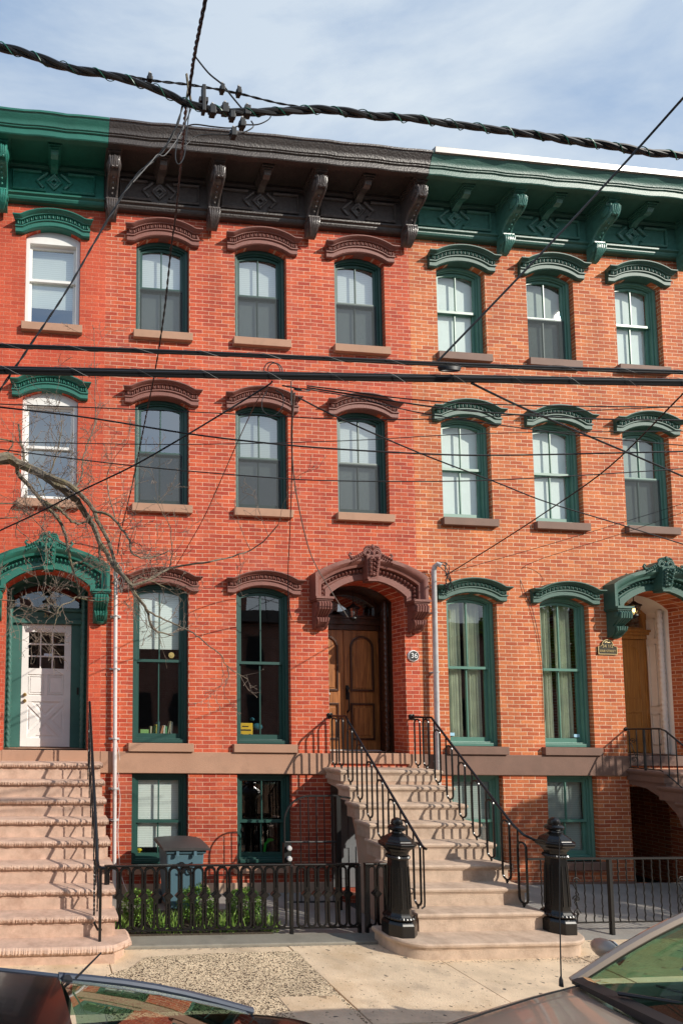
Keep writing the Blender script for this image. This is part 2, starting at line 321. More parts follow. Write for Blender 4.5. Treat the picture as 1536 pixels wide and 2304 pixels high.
so = bpy.data.objects.new('sun', sl); COL.objects.link(so); so.rotation_euler = SUN.to_track_quat('Z','Y').to_euler(); so.location=(8,-14,14)
SC.view_settings.view_transform='Standard'; SC.view_settings.look='None'; SC.view_settings.exposure=0
SC.cycles.transparent_max_bounces=16

# ------------------------------------------------------------------ ground
def conc(name, col, speck=.0, joint=None):
    m = mat(name, col, .9, var=.16, vs=2.0, bump=.35, bs=80, dirt=.55, dirtcol=tuple(c*.55 for c in col[:3])+(1,), ds=1.6)
    return m
def walkmat():
    m=conc('pale_concrete',(.72,.56,.385)); nt=m.node_tree; b=nt.nodes['Principled BSDF']; src=b.inputs['Base Color'].links[0].from_socket
    geo=N(nt,'ShaderNodeNewGeometry')
    def spots(sc,lo,hi,amt,col,src,det=2.0):
        n=N(nt,'ShaderNodeTexNoise'); setin(n,Scale=sc,Detail=det,Roughness=.6); nt.links.new(geo.outputs['Position'],n.inputs['Vector'])
        r=N(nt,'ShaderNodeMapRange'); setin(r,From_Min=lo,From_Max=hi,To_Min=0.0,To_Max=amt); nt.links.new(n.outputs['Fac'],r.inputs['Value'])
        x=N(nt,'ShaderNodeMixRGB'); nt.links.new(r.outputs[0],x.inputs[0]); nt.links.new(src,x.inputs[1]); x.inputs[2].default_value=col; return x.outputs[0]
    src=spots(26.0,.66,.70,.8,(.12,.09,.06,1),src); src=spots(9.0,.70,.715,.9,(.08,.07,.06,1),src,1.0); src=spots(.8,.52,.75,.6,(.62,.40,.20,1),src,6.0); src=spots(2.7,.55,.7,.5,(.34,.27,.20,1),src,8.0)
    nt.links.new(src,b.inputs['Base Color']); return m
M['walk'] = walkmat()
M['walk2'] = conc('grey_concrete', (.30,.28,.25))
M['slate'] = mat('bluestone', (.24,.22,.18), .8, var=.12, vs=3, bump=.2, bs=40, dirt=.3)
M['road'] = mat('asphalt', (.055,.055,.055), .9, var=.2, vs=30, bump=.5, bs=120)
def pebble():
    m,nt,b=newmat('exposed_aggregate'); geo=N(nt,'ShaderNodeNewGeometry')
    v=N(nt,'ShaderNodeTexVoronoi'); setin(v,Scale=84.0); nt.links.new(geo.outputs['Position'],v.inputs['Vector'])
    cr=N(nt,'ShaderNodeValToRGB'); sp=N(nt,'ShaderNodeSeparateXYZ'); nt.links.new(v.outputs['Color'],sp.inputs[0])
    e=cr.color_ramp.elements; e[0].position=.0; e[0].color=(.035,.022,.014,1); e[1].position=.24; e[1].color=(.10,.06,.035,1)
    k=e.new(.29); k.color=(.54,.41,.26,1); k=e.new(1.0); k.color=(.85,.68,.46,1)
    nt.links.new(sp.outputs[0],cr.inputs[0])
    no=N(nt,'ShaderNodeTexNoise'); setin(no,Scale=1.5,Detail=6.0,Roughness=.7); nt.links.new(geo.outputs['Position'],no.inputs['Vector'])
    mr=N(nt,'ShaderNodeMapRange'); setin(mr,From_Min=.35,From_Max=.7,To_Min=.75,To_Max=1.2); nt.links.new(no.outputs['Fac'],mr.inputs['Value'])
    sc=N(nt,'ShaderNodeVectorMath',operation='SCALE'); nt.links.new(cr.outputs[0],sc.inputs[0]); nt.links.new(mr.outputs[0],sc.inputs['Scale'])
    nt.links.new(sc.outputs[0],b.inputs['Base Color']); setin(b,Roughness=.9)
    bp=N(nt,'ShaderNodeBump'); setin(bp,Strength=.6,Distance=.01); nt.links.new(v.outputs['Distance'],bp.inputs['Height']); nt.links.new(bp.outputs[0],b.inputs['Normal'])
    return m
M['pebble']=pebble()
def sheet(name, poly, z, m, th=.004):
    b=MB(); b.prism_xy(poly, z-th, z); return tag(b.build(name,m), kind='structure')
tag(MB().quad((-600,-600,-.16),(600,-600,-.16),(600,600,-.16),(-600,600,-.16)).build('ground',M['road']), kind='structure')
tag(MB().box(-60,60,-13.2,-5.28,-.155,-.12).build('road',M['road']), kind='structure')
tag(MB().box(-60,60,-5.28,-5.12,-.155,-.005).build('kerb',M['slate'],bevel=.015), kind='structure')
# sidewalk slabs with real joints
sb=MB()
xs=[-14,-11,-8,-5,-2.4,-.6,.78,2.90,4.42,6.05,7.7,9.4,11.1,13,16]
ys=[-5.12,-3.75,-2.02]
for i in range(len(xs)-1):
    for j in range(2):
        d=.004 if random.random()<.5 else 0
        sb.box(xs[i]+.006, xs[i+1]-.006, ys[j]+.006, ys[j+1]-.006, -.155, 0.0+d)
tag(sb.build('sidewalk',M['walk'],bevel=.006), kind='structure')
sheet('sidewalk_bed', [(-14,-5.12),(16,-5.12),(16,-2.0),(-14,-2.0)], -.02, M['soil'])
sheet('aggregate_paving', [(.62,-5.1),(2.80,-5.1),(2.88,-3.2),(2.93,-2.18),(1.9,-2.2),(1.2,-2.26),(1.0,-2.5),(.7,-2.7),(.62,-3.3)], .009, M['pebble'], .008)
tag(MB().box(2.27,2.83,-4.6,-3.24,-.01,.014).build('utility_slab',M['walk'],bevel=.004), kind='structure')
tag(MB().box(.93,4.28,-2.02,-1.72,-.1,.035).build('bluestone_edging',M['slate'],bevel=.01), kind='structure')
# front yards
tag(MB().box(-4.5,.9,-2.02,0.0,-.15,.0).build('yard_paving',M['walk2']), kind='structure')
tag(MB().box(2.85,4.4,-1.72,-.0,-.15,.012).build('yard_paving',M['walk2']), kind='structure')
tag(MB().box(.9,2.85,-.85,-.0,-.15,.012).build('yard_paving',M['walk2']), kind='structure')
tag(MB().box(.93,2.85,-1.72,-.85,-.15,.045).build('planting_bed',M['soil']), kind='structure')
yc=MB(); yc.loft([[(5.9,-2.02,-.15),(16,-2.02,-.15),(16,-2.02,0),(5.9,-2.02,0)],[(5.9,0,-.15),(16,0,-.15),(16,0,.09),(5.9,0,.09)]])
tag(yc.build('yard_paving',M['walk2']), kind='structure')

# ------------------------------------------------------------------ house parts
def arc(hw, zs, rise, n=14, xc=0.0):
    if rise<=1e-6: return [(xc+hw,zs),(xc-hw,zs)]
    R=(hw*hw+rise*rise)/(2*rise); zc=zs+rise-R; a0=math.asin(min(1,hw/R)) if rise<hw else pi-math.asin(min(1,hw/R))
    return [(xc+R*sin(a0-2*a0*i/n), zc+R*cos(a0-2*a0*i/n)) for i in range(n+1)]
def opening(hw, z0, zs, rise, n=14, xc=0.0): return [(xc-hw,z0),(xc+hw,z0)]+arc(hw,zs,rise,n,xc)

# floors: (name, sill, spring, rise)
FL={3:(8.735,10.215,.13,9.57),2:(5.93,7.545,.13,6.82),1:(2.24,4.575,.13,3.505),0:(.43,1.785,0,1.05)}
HW=.432
def wall_mesh(x0,x1,openings,ztop,depth_back=10.0):
    """openings: list of (xc,hw,[(z0,zs,rise,depth),...]) sorted in x; returns front skin with reveals"""
    b=MB(); cx=x0
    for xc,hw,ops in sorted(openings):
        b.quad((cx,0,-.1),(xc-hw,0,-.1),(xc-hw,0,ztop),(cx,0,ztop))
        z=-.1
        for (z0,zs,rise,dp) in sorted(ops):
            b.quad((xc-hw,0,z),(xc+hw,0,z),(xc+hw,0,z0),(xc-hw,0,z0))
            a=arc(hw,zs,rise,14,xc)
            zt=zs+rise+.03
            for i in range(len(a)-1):
                b.quad((a[i][0],0,a[i][1]),(a[i+1][0],0,a[i+1][1]),(a[i+1][0],0,zt),(a[i][0],0,zt))
            pts=opening(hw,z0,zs,rise,14,xc)
            for i in range(len(pts)):
                p,q=pts[i],pts[(i+1)%len(pts)]
                b.quad((p[0],0,p[1]),(q[0],0,q[1]),(q[0],dp,q[1]),(p[0],dp,p[1]))
            z=zt
        b.quad((xc-hw,0,z),(xc+hw,0,z),(xc+hw,0,ztop),(xc-hw,0,ztop))
        cx=xc+hw
    b.quad((cx,0,-.1),(x1,0,-.1),(x1,0,ztop),(cx,0,ztop))
    # the rest of the building: sides, back
    b.quad((x0,0,-.1),(x0,depth_back,-.1),(x0,depth_back,ztop),(x0,0,ztop))
    b.quad((x1,0,-.1),(x1,depth_back,-.1),(x1,depth_back,ztop),(x1,0,ztop))
    b.quad((x0,depth_back,-.1),(x1,depth_back,-.1),(x1,depth_back,ztop),(x0,depth_back,ztop))
    return b

def hood_mesh(style='B'):
    b=MB(); W=.585; a=.47; rise=.13
    def zp(x):
        ax=abs(x)
        if ax>=a: return 0.0
        t=ax/a; return rise*(1-t*t)*(1+.15*t*t)
    xs=[-W+2*W*i/48 for i in range(49)]
    prof=[(0,.0),(.05,.0),(.065,.015),(.065,.085),(.085,.095),(.085,.115),(.06,.125),(.06,.19),(.11,.197),(.115,.21),(.13,.217),(.152,.232),(.165,.245),(.165,.262),(.0,.275)]
    rings=[]
    for x in xs:
        rings.append([(x*(W+max(0,p-.065)*.45)/W, -p*.92+((.072 if z<.1 else .02) if p==0 else 0), zp(x)+z*.87) for p,z in prof])
    b.loft(rings)
    # egg and dart
    n=17
    for i in range(n):
        x=-W*.93+2*W*.93*i/(n-1)
        b.blob((x,-.07,zp(x)+.136),(.021,.03,.030),8,4)
        if i<n-1:
            xm=x+W*.93/(n-1); b.box(xm-.005,xm+.005,-.085,-.05,zp(xm)+.11,zp(xm)+.165)
    return b
def sill_mesh(w=.96,h=.125,p=.075):
    return MB().box(-w/2,w/2,-p,.12,-h,.0)
def frame_ring(hw,z0,zs,rise,t,tb=None,n=14):
    tb=t if tb is None else tb
    return opening(hw,z0,zs,rise,n), opening(hw-t,z0+tb,zs-(t*.25 if rise else t),max(rise-t*.75+.0,0) if rise else 0,n)

def make_window(fl, key):
    """returns root part (window frame) with sub-parts, built around its own origin at the opening's sill centre"""
    style=key
    s,zs,rise,zm=FL[fl]; zs-=s; zm-=s; h=zs
    fm={'B':M['winB'],'C':M['winC'],'A':M['white']}[style]
    hw=HW-.004
    b=MB()
    o,i1=frame_ring(hw,0.002,zs,rise,.05,.05); b.ring_xz(o,i1,.075,.20)
    o2=i1; i2=frame_ring(hw-.05,.052,zs-.012,max(rise-.0375,0) if rise else 0,.025,.02)[1]
    if not rise: i2=opening(hw-.075,.072,zs-.075,0)
    b.ring_xz(o2,i2,.105,.20)
    if style=='A':    # squared vinyl insert inside the arched opening, filled above
        b=MB(); b.ring_xz(opening(hw,.002,zs,rise),opening(hw-.06,.055,zs-.12,0,14) if False else opening(hw-.06,.055,zs-.08,0.001,14),.06,.18)
        zs2=zs-.08
    root=b.build('window',fm,None,loc=(0,0,0),bevel=.003)
    g={('B',3):'glassB',('B',2):'glassB',('C',3):'glassC',('C',2):'glassC',('A',3):'glassB',('A',2):'glassB'}.get((style,fl),'glass1')
    hwi=hw-.075; zb=.072; top=zs-.03; rs=max(rise-.055,0) if rise else 0
    if not rise: top=zs-.075
    if style=='A': hwi=hw-.06; zb=.055; top=zs-.08; rs=0.001
    # upper sash
    u=MB(); t=.04
    uo=opening(hwi,zm-.02,top,rs); ui=opening(hwi-t,zm+.022,top-(t*.3 if rs>.01 else t),max(rs-t*.7,0.0008) if rs else 0)
    u.ring_xz(uo,ui,.125,.155)
    if style!='A': u.box(-.009,.009,.122,.15,zm+.02,top+max(rs-.035,-t))
    u.build('upper_sash',fm,root,loc=(0,0,0))
    l=MB(); lo=opening(hwi,zb,zm+.025,0); li=opening(hwi-t,zb+.07,zm-.018,0)
    l.ring_xz(lo,li,.16,.19)
    if style!='A': l.box(-.009,.009,.157,.187,zb+.07,zm-.015)
    l.build('lower_sash',fm,root,loc=(0,0,0))
    p=MB(); p.add([(x,.138,z) for x,z in ui],[tuple(range(len(ui)))]); p.build('upper_pane',M[g],root,loc=(0,0,0))
    p=MB(); p.add([(x,.172,z) for x,z in li],[tuple(range(len(li)))]); p.build('lower_pane',M[g],root,loc=(0,0,0))
    return root, dict(hwi=hwi,zb=zb,zm=zm,top=top,rs=rs)
def add_sheet(root, name, m, hw, z0, z1, y, wavy=0, x0=None, x1=None, thick=0):
    b=MB(); x0=-hw if x0 is None else x0; x1=hw if x1 is None else x1
    if wavy:
        n=60; ph=random.random()*6
        pts=[(x0+(x1-x0)*i/n, y+wavy*(sin(i*.95+ph)+.5*sin(i*.37+ph*2))) for i in range(n+1)]
        b.loft([[(x,yy,z0) for x,yy in pts],[(x,yy,z1) for x,yy in pts]],close=False)
    else: b.quad((x0,y,z0),(x1,y,z0),(x1,y,z1),(x0,y,z1))
    return b.build(name,m,root,loc=(0,0,0),smooth=bool(wavy))

def place_window(house, fl, key, xc, hoodm, sillm, dress):
    root,d=make_window(fl,key)
    root.parent=house; L=ROOTLOC[house.name]; s=FL[fl][0]
    root.location=(xc-L[0],-L[1],s-L[2])
    sw={1:1.0}.get(fl,.95)
    sill_mesh(sw if fl else 1.0,.125 if fl else .12).build('sill',sillm,root,loc=(0,0,0),bevel=.006)
    if fl and hoodm:
        b=hood_mesh(); off=FL[fl][1]-s-.004
        b.v=[(x,y,z+off) for x,y,z in b.v]; ho=b.build('hood',hoodm,root,loc=(0,0,0),smooth=True,angle=35); ho.rotation_euler=(0,radians(random.uniform(-.35,.35)),0); ho.location=(random.uniform(-.006,.006),0,random.uniform(-.006,.004))
    for a in dress: 
        k=a[0]; hw=d['hwi']
        if k=='blind': add_sheet(root,'blind',M[a[1]],hw,d['zb']+a[2]*(d['top']+d['rs']-d['zb']),d['top']+d['rs'],.215)
        if k=='screen': add_sheet(root,'insect_screen',M['screen'],hw,d['zb'],d['zm'],.118)
        if k=='curtain':
            add_sheet(root,'curtain',M['curtain'],hw,d['zb'],d['top']+d['rs'],.245,.022,-hw,-.02-.03*random.random())
            add_sheet(root,'curtain',M['curtain'],hw,d['zb'],d['top']+d['rs'],.245,.022,.02+.05*random.random(),hw-.05)
        if k=='shade': add_sheet(root,'back_shade',M[a[1]],hw,d['zb'],d['top']+d['rs'],.5)
    return root

def bracket_mesh():
    b=MB(); w=.085
    # S profile (y,z), z relative to soffit 0 down
    prof=[(-.07,0),(-.50,0),(-.50,-.05),(-.46,-.09),(-.44,-.13),(-.485,-.17),(-.50,-.24),(-.485,-.32),(-.44,-.37),(-.38,-.39),(-.31,-.40),(-.24,-.44),(-.18,-.51),(-.155,-.58),(-.18,-.62),(-.215,-.66),(-.22,-.72),(-.185,-.79),(-.12,-.84),(-.07,-.85)]
    b.prism_yz(prof,-w,w)
    # side raised rims (scroll edges)
    rim=[(y-.015,z) for y,z in prof[5:17]]
    for sx in (-w+.014,w-.014): b.tube([(sx,y,z) for y,z in rim],.02,6)
    # scroll roundels at the sides
    for sx in (-1,1):
        b.lathe([(.075,0),(.075,.014),(.05,.02),(.03,.028),(.0,.03)] if sx>0 else [(.0,-.03),(.03,-.028),(.05,-.02),(.075,-.014),(.075,0)],(sx*w,-.42,-.25),14,axis='x')
        b.lathe([(.04,0),(.04,.01),(.02,.016),(0,.016)] if sx>0 else [(0,-.016),(.02,-.016),(.04,-.01),(.04,0)],(sx*w,-.19,-.72),12,axis='x')
    # abacus
    b.box(-w-.04,w+.04,-.538,-.05,-.035,.0); b.box(-w-.022,w+.022,-.53,-.05,-.07,-.035); b.box(-w-.008,w+.008,-.51,-.05,-.10,-.07)
    # acanthus leaf on the upper scroll: ridges
    for k in (-2,-1,0,1,2):
        x=k*.028
        b.tube([(x,-.495-.01*(2-abs(k)),-.165),(x*1.15,-.53-.012*(2-abs(k)),-.22),(x*1.1,-.525,-.29),(x*.7,-.50,-.345)],[.010,.017,.017,.012],6)
    b.blob((-.03,-.51,-.345),(.02,.022,.018)); b.blob((.03,-.51,-.345),(.02,.022,.018))
    # husk drops down the shank
    for i in range(5):
        t=i/4; b.blob((0,-.39+.21*t,-.405-.15*t),(.018,.018,.02),8,4)
    # fluted foot
    for k in (-2,-1,0,1,2):
        x=k*.034
        b.tube([(x,-.18,-.595),(x*1.1,-.24,-.63),(x*1.12,-.253,-.68),(x*.95,-.242,-.74),(x*.65,-.20,-.80),(x*.3,-.14,-.855)],[.012,.021,.019,.021,.018,.010],6)
    b.box(-w-.01,w+.01,-.235,-.07,-.605,-.585)
    return b
def modillion_mesh():
    b=MB(); w=.055
    b.prism_yz([(-.10,0),(-.44,0),(-.44,-.05),(-.40,-.13),(-.34,-.15),(-.26,-.12),(-.18,-.13),(-.13,-.16),(-.10,-.16)],-w,w)
    b.box(-w-.045,w+.045,-.46,-.1,-.03,0); b.box(-w-.028,w+.028,-.445,-.1,-.058,-.03); b.box(-w-.012,w+.012,-.43,-.1,-.085,-.058)
    return b
def panel_mesh(hw=.64,h=.30):
    b=MB(); r=.026; y=-.016
    def seg(pts): b.tube([(x,y,z) for x,z in pts],r,6)
    for s in (-1,1):
        seg([(s*.22,h/2),(s*hw,h/2),(s*hw,-h/2),(s*.13,-h/2)] if s>0 else [(-.22+.02,h/2),(-hw,h/2),(-hw,-h/2),(-.13,-h/2)])
        seg([(s*.11,h/2-.01),(s*.27,0),(s*.16,-h/2+.045)])
    d=.115
    seg([(0,d),(d,0),(0,-d),(-d,0),(0,d)])
    seg([(0,d*.55),(d*.55,0),(0,-d*.55),(-d*.55,0),(0,d*.55)])
    return b
SOF=11.335
def cornice(house,x0,x1,m,brs,mods,cap=None):
    prof=[(.02,10.72),(-.06,10.72),(-.085,10.735),(-.10,10.76),(-.10,10.785),(-.13,10.80),(-.13,10.825),(-.08,10.85),(-.07,10.86),(-.07,11.25),(-.10,11.26),(-.12,11.29),(-.12,SOF),
          (-.54,SOF),(-.54,11.25),(-.61,11.25),(-.62,11.262),(-.62,11.345),(-.64,11.352),(-.64,11.366),(-.655,11.376),(-.66,11.405),(-.675,11.44),(-.705,11.475),(-.715,11.50),(-.73,11.505),(-.73,11.535),(-.70,11.54),(.02,11.60)]
    b=MB(); n=24
    rings=[]
    for i in range(n+1):
        x=x0+(x1-x0)*i/n; wob=.006*sin(i*1.7)+.004*random.uniform(-1,1)
        rings.append([(x,y,z+(wob if y<-.5 else 0)) for y,z in prof])
    b.loft(rings)
    c=b.build('cornice',m,house,smooth=True,angle=25)
    L=ROOTLOC[house.name]
    hi=M[{M['brown'].name:'brownhi',M['greenA'].name:'greenAhi',M['greenC'].name:'greenChi'}[m.name]]  # lit copy of the house paint for the shaded brackets and mouldings
    def sub(name,mb,x,z,y=0):
        mb.v=[(a+x,bb+y,cc+z) for a,bb,cc in mb.v]; mb.build(name,hi,c,smooth=True,angle=35)
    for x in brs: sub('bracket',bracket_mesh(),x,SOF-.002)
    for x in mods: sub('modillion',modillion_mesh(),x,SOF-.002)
    allb=sorted(brs)
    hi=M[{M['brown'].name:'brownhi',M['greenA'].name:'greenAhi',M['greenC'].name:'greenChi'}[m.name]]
    q=MB(); q.box(x0+.01,x1-.01,-.076,-.06,10.868,11.243); q.build('frieze_lit_overlay',hi,c)  # thin overlay in the lit paint, lifting the frieze's shade by colour
    for x in mods:
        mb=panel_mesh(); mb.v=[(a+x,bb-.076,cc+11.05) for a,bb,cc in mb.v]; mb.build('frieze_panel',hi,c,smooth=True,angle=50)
    if cap:
        q=MB(); q.prism_yz([(-.745,11.50),(-.755,11.585),(-.60,11.64),(.0,11.66),(.0,11.61),(-.70,11.55),(-.70,11.50)],x0+.02,x1)
        q.build('roof_cap',cap,c,bevel=.004)
    r=MB().box(x0,x1,0.02,10,11.3,11.4); r.build('roof',M['dark'],house)
    return c

# doorway with arched hood
def door_hood(house,xc,m):
    b=MB(); n=22
    def path(d):
        hw=.635+d; zs=4.60+d*1.05; rise=.25+d*.12
        return [(xc+hw,4.52)]+[(xc+x,z) for x,z in arc(hw,zs,rise,n)]+[(xc-hw,4.52)]
    lay=[(0,0.0),(0,.07),(.075,.07),(.08,.055),(.085,.05),(.16,.05),(.165,.13),(.195,.14),(.215,.17),(.24,.19),(.285,.19),(.29,.0)]
    rings=[[ (p[0],-q,p[1]) for p in path(d)] for d,q in lay]
    n2=len(rings[0])
    vs=[p for r in rings for p in r]; fs=[]
    for i in range(len(rings)-1):
        for j in range(n2-1): fs.append((i*n2+j,i*n2+j+1,(i+1)*n2+j+1,(i+1)*n2+j))
    fs.append(tuple(i*n2 for i in range(len(rings)))); fs.append(tuple(i*n2+n2-1 for i in range(len(rings))))
    b.add(vs,fs)
    # egg and dart along the middle band
    pp=path(.122); L=0; seg=[0]
    for i in range(len(pp)-1): L+=hypot(pp[i+1][0]-pp[i][0],pp[i+1][1]-pp[i][1]); seg.append(L)
    k=0; cnt=int(L/.062)
    for j in range(cnt):
        t=(j+.5)*L/cnt
        while seg[k+1]<t: k+=1
        f=(t-seg[k])/(seg[k+1]-seg[k]); x=pp[k][0]+(pp[k+1][0]-pp[k][0])*f; z=pp[k][1]+(pp[k+1][1]-pp[k][1])*f
        b.blob((x,-.075,z),(.02,.035,.028),8,4)
    a=b.build('door_arch',m,house,smooth=True,angle=32)
    # corbels
    for s in (-1,1):
        c=MB(); cx=xc+s*.79; w=.115
        c.box(cx-w-.03,cx+w+.03,-.24,0,4.49,4.525); c.box(cx-w-.015,cx+w+.015,-.22,0,4.465,4.49)
        prof=[(0,4.465),(-.20,4.465),(-.215,4.43),(-.215,4.36),(-.19,4.31),(-.14,4.27),(-.11,4.24),(-.10,4.215),(-.135,4.205),(-.14,4.17),(-.115,4.12),(-.08,4.08),(-.04,4.05),(0,4.04)]
        c.prism_yz(prof,cx-w*.9,cx+w*.9)
        for k2 in (-2,-1,0,1,2):
            x=cx+k2*.043
            c.tube([(x,-.20,4.45),(x,-.235,4.41),(x,-.225,4.34),(x-k2*.004,-.165,4.28),(x-k2*.006,-.12,4.235)],[.012,.022,.024,.018,.012],6)
            c.tube([(x,-.11,4.215),(x,-.155,4.195),(x-k2*.006,-.15,4.15),(x-k2*.016,-.10,4.095),(x-k2*.026,-.05,4.05)],[.012,.021,.02,.014,.008],6)
        for sx in (-1,1):
            c.lathe([(.05,0),(.05,.012),(.02,.02),(0,.02)] if sx>0 else [(0,-.02),(.02,-.02),(.05,-.012),(.05,0)],(cx+sx*w*.9,-.16,4.39),12,axis='x')
        c.lathe([(.0,-.015),(.03,-.01),(.05,.0),(.07,.03)],(cx,-.05,4.03),10)
        c.build('corbel',m,a,smooth=True,angle=40)
    k=MB()
    k.loft([[(xc-.085,-.04,4.83),(xc+.085,-.04,4.83),(xc+.085,-.20,4.83),(xc-.085,-.20,4.83)],[(xc-.115,-.04,5.19),(xc+.115,-.04,5.19),(xc+.115,-.25,5.19),(xc-.115,-.25,5.19)]])
    k.box(xc-.07,xc+.07,-.20,-.04,4.80,4.83)
    rnd=random.Random(3)
    for sx in (-1,1):
        for i in range(5):
            z=5.15-.058*i; k.tube([(xc+sx*.02,-.235+.008*i,z+.02),(xc+sx*(.055-.003*i),-.275+.01*i,z),(xc+sx*(.085-.006*i),-.25+.01*i,z-.03)],[.012,.021,.010],6)
            k.blob((xc+sx*(.06-.004*i),-.27+.012*i,z-.02),(.022,.02,.02),8,4)
    for i in range(4): k.blob((xc,-.255+.012*i,5.12-.065*i),(.02,.03,.028),8,4)
    k.blob((xc,-.225,4.90),(.03,.02,.03))
    k.build('keystone',m,a,smooth=True,angle=40)
    q=MB()
    for sx in (-1,1):
        for r_,tr in ((.062,.016),(.036,.014)):
            q.tube([(xc+sx*.075+r_*cos(t),-.20,5.25+r_*sin(t)) for t in [2*pi*i/14 for i in range(14)]],tr,6,closed=True)
        q.blob((xc+sx*.075,-.21,5.25),(.02,.03,.02))
        q.tube([(xc+sx*.13,-.17,5.24),(xc+sx*.20,-.18,5.20),(xc+sx*.27,-.17,5.165),(xc+sx*.33,-.16,5.175),(xc+sx*.355,-.16,5.215),(xc+sx*.335,-.16,5.245),(xc+sx*.31,-.16,5.225)],[.035,.03,.026,.022,.018,.016,.012],7)
        for i in range(7):
            x=sx*(.12+.034*i); z=5.235-.017*i
            q.blob((xc+x,-.19,z+.012),(.02,.03,.026-.001*i),7,4); q.blob((xc+x+sx*.01,-.185,z-.045),(.016,.028,.018),7,4)
        q.tube([(xc+sx*.02,-.2,5.30),(xc+sx*.055,-.21,5.345),(xc+sx*.10,-.2,5.335),(xc+sx*.135,-.19,5.30)],[.02,.022,.018,.01],6)
    q.blob((xc,-.21,5.335),(.03,.03,.045)); q.blob((xc,-.2,5.23),(.03,.04,.05)); q.box(xc-.12,xc+.12,-.24,-.04,5.175,5.2)
    q.prism_xz([(xc-.31,5.10),(xc+.31,5.10),(xc+.20,5.20),(xc+.08,5.30),(xc-.08,5.30),(xc-.20,5.20)],-.165,-.01)
    q.build('crest',m,a,smooth=True,angle=40)
    return a

def panel_ring(b,x0,x1,z0,z1,y,t=.02,arched=False,prot=.012):
    if arched:
        hw=(x1-x0)/2; xc=(x0+x1)/2; zs=z1-hw*.9
        o=opening(hw,z0,zs,hw*.9,12,xc); i=opening(hw-t,z0+t,zs,hw*.9-t,12,xc)
    else:
        o=[(x0,z0),(x1,z0),(x1,z1),(x0,z1)]; i=[(x0+t,z0+t),(x1-t,z0+t),(x1-t,z1-t),(x0+t,z1-t)]
    b.ring_xz(o,i,y-prot,y+.005)
    return [( (p[0]-((x0+x1)/2))*.72+(x0+x1)/2, (p[1]-(z0+z1)/2)*.85+(z0+z1)/2) for p in i]

# ------------------------------------------------------------------ the three houses
XA0,XAB,XBC,XC1=-4.16,.90,5.99,11.07
DOORX={'A':.08,'B':5.12,'C':10.15}
DH=.635; DZ0,DZS,DR=2.12,4.60,.25
doorop=(DZ0,DZS,DR,.34)
allf=lambda fl:[(FL[f][0],FL[f][1],FL[f][2],.20) for f in fl]
def house(name,x0,x1,label,brick,belt,cols,door,base):
    h=empty('rowhouse',((x0+x1)/2,0,0),label,'house')
    ops=[(c,HW,allf(f)) for c,f in cols]
    b=wall_mesh(x0,x1,[o for o in ops if abs(o[0]-door)>.6],11.0) if False else None
    # door column has a wider opening at parlour level and windows above: build strips separately
    zsplit=5.4
    low=[(c,HW,[o for o in allf([f for f in fl if f<=1])]) for c,fl in cols if abs(c-door)>.6]
    w=MB()
    # upper part
    cx=x0
    def strip(xc,hw,ops,za,zb_):
        z=za
        for (z0,zs,rise,dp) in sorted(ops):
            w.quad((xc-hw,0,z),(xc+hw,0,z),(xc+hw,0,z0),(xc-hw,0,z0))
            a=arc(hw,zs,rise,14,xc); zt=zs+rise+.03
            for i in range(len(a)-1):
                w.quad((a[i][0],0,a[i][1]),(a[i+1][0],0,a[i+1][1]),(a[i+1][0],0,zt),(a[i][0],0,zt))
            pts=opening(hw,z0,zs,rise,14,xc)
            for i in range(len(pts)):
                p,q=pts[i],pts[(i+1)%len(pts)]
                w.quad((p[0],0,p[1]),(q[0],0,q[1]),(q[0],dp,q[1]),(p[0],dp,p[1]))
            z=zt
        w.quad((xc-hw,0,z),(xc+hw,0,z),(xc+hw,0,zb_),(xc-hw,0,zb_))
    for c,fl in sorted(cols):
        w.quad((cx,0,zsplit),(c-HW,0,zsplit),(c-HW,0,11.35),(cx,0,11.35)); strip(c,HW,allf([f for f in fl if f>=2]),zsplit,11.35); cx=c+HW
    w.quad((cx,0,zsplit),(x1,0,zsplit),(x1,0,11.35),(cx,0,11.35))
    cx=x0; lowcols=sorted([(c,HW,allf([f for f in fl if f<=1])) for c,fl in cols if abs(c-door)>.6]+[(door,DH,[doorop])])
    for c,hw,ops_ in lowcols:
        w.quad((cx,0,-.3),(c-hw,0,-.3),(c-hw,0,zsplit),(cx,0,zsplit))
        if hw==DH:   # basement entry under the stoop
            ops_=[(-.05,1.62,0,.5),doorop]
        strip(c,hw,ops_,-.3,zsplit); cx=c+hw
    w.quad((cx,0,-.3),(x1,0,-.3),(x1,0,zsplit),(cx,0,zsplit))
    for xx in (x0+.002,x1-.002): w.quad((xx,0,-.3),(xx,10,-.3),(xx,10,11.35),(xx,0,11.35))
    w.quad((x0,10,-.3),(x1,10,-.3),(x1,10,11.35),(x0,10,11.35))
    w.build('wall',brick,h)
    # belt course, cut for the doorway
    bb=MB()
    for a,c in ((x0+.003,door-DH),(door+DH,x1-.003)): bb.box(a,c,-.035,.0-.001+.02,1.79,2.11)
    bb.build('belt_course',belt,h,bevel=.008)
    # stone base
    sb=MB(); sb.box(x0+.003,door-DH,-.03,.02,-.2,base); sb.box(door+DH,x1-.003,-.03,.02,-.2,base); sb.build('base_course',belt if belt!=M['stoneB'] else M['stepside'],h,bevel=.006)
    # interior floors and partitions keep the rooms dark
    r=MB()
    for z in (2.0,5.2,8.2): r.box(x0+.02,x1-.02,.36,9.9,z-.1,z)
    r.box(x0+.02,x1-.02,3.2,3.3,-.2,11.2); r.build('inner_room',M['room'],h)
    # door recess: sill, inner reveal
    return h

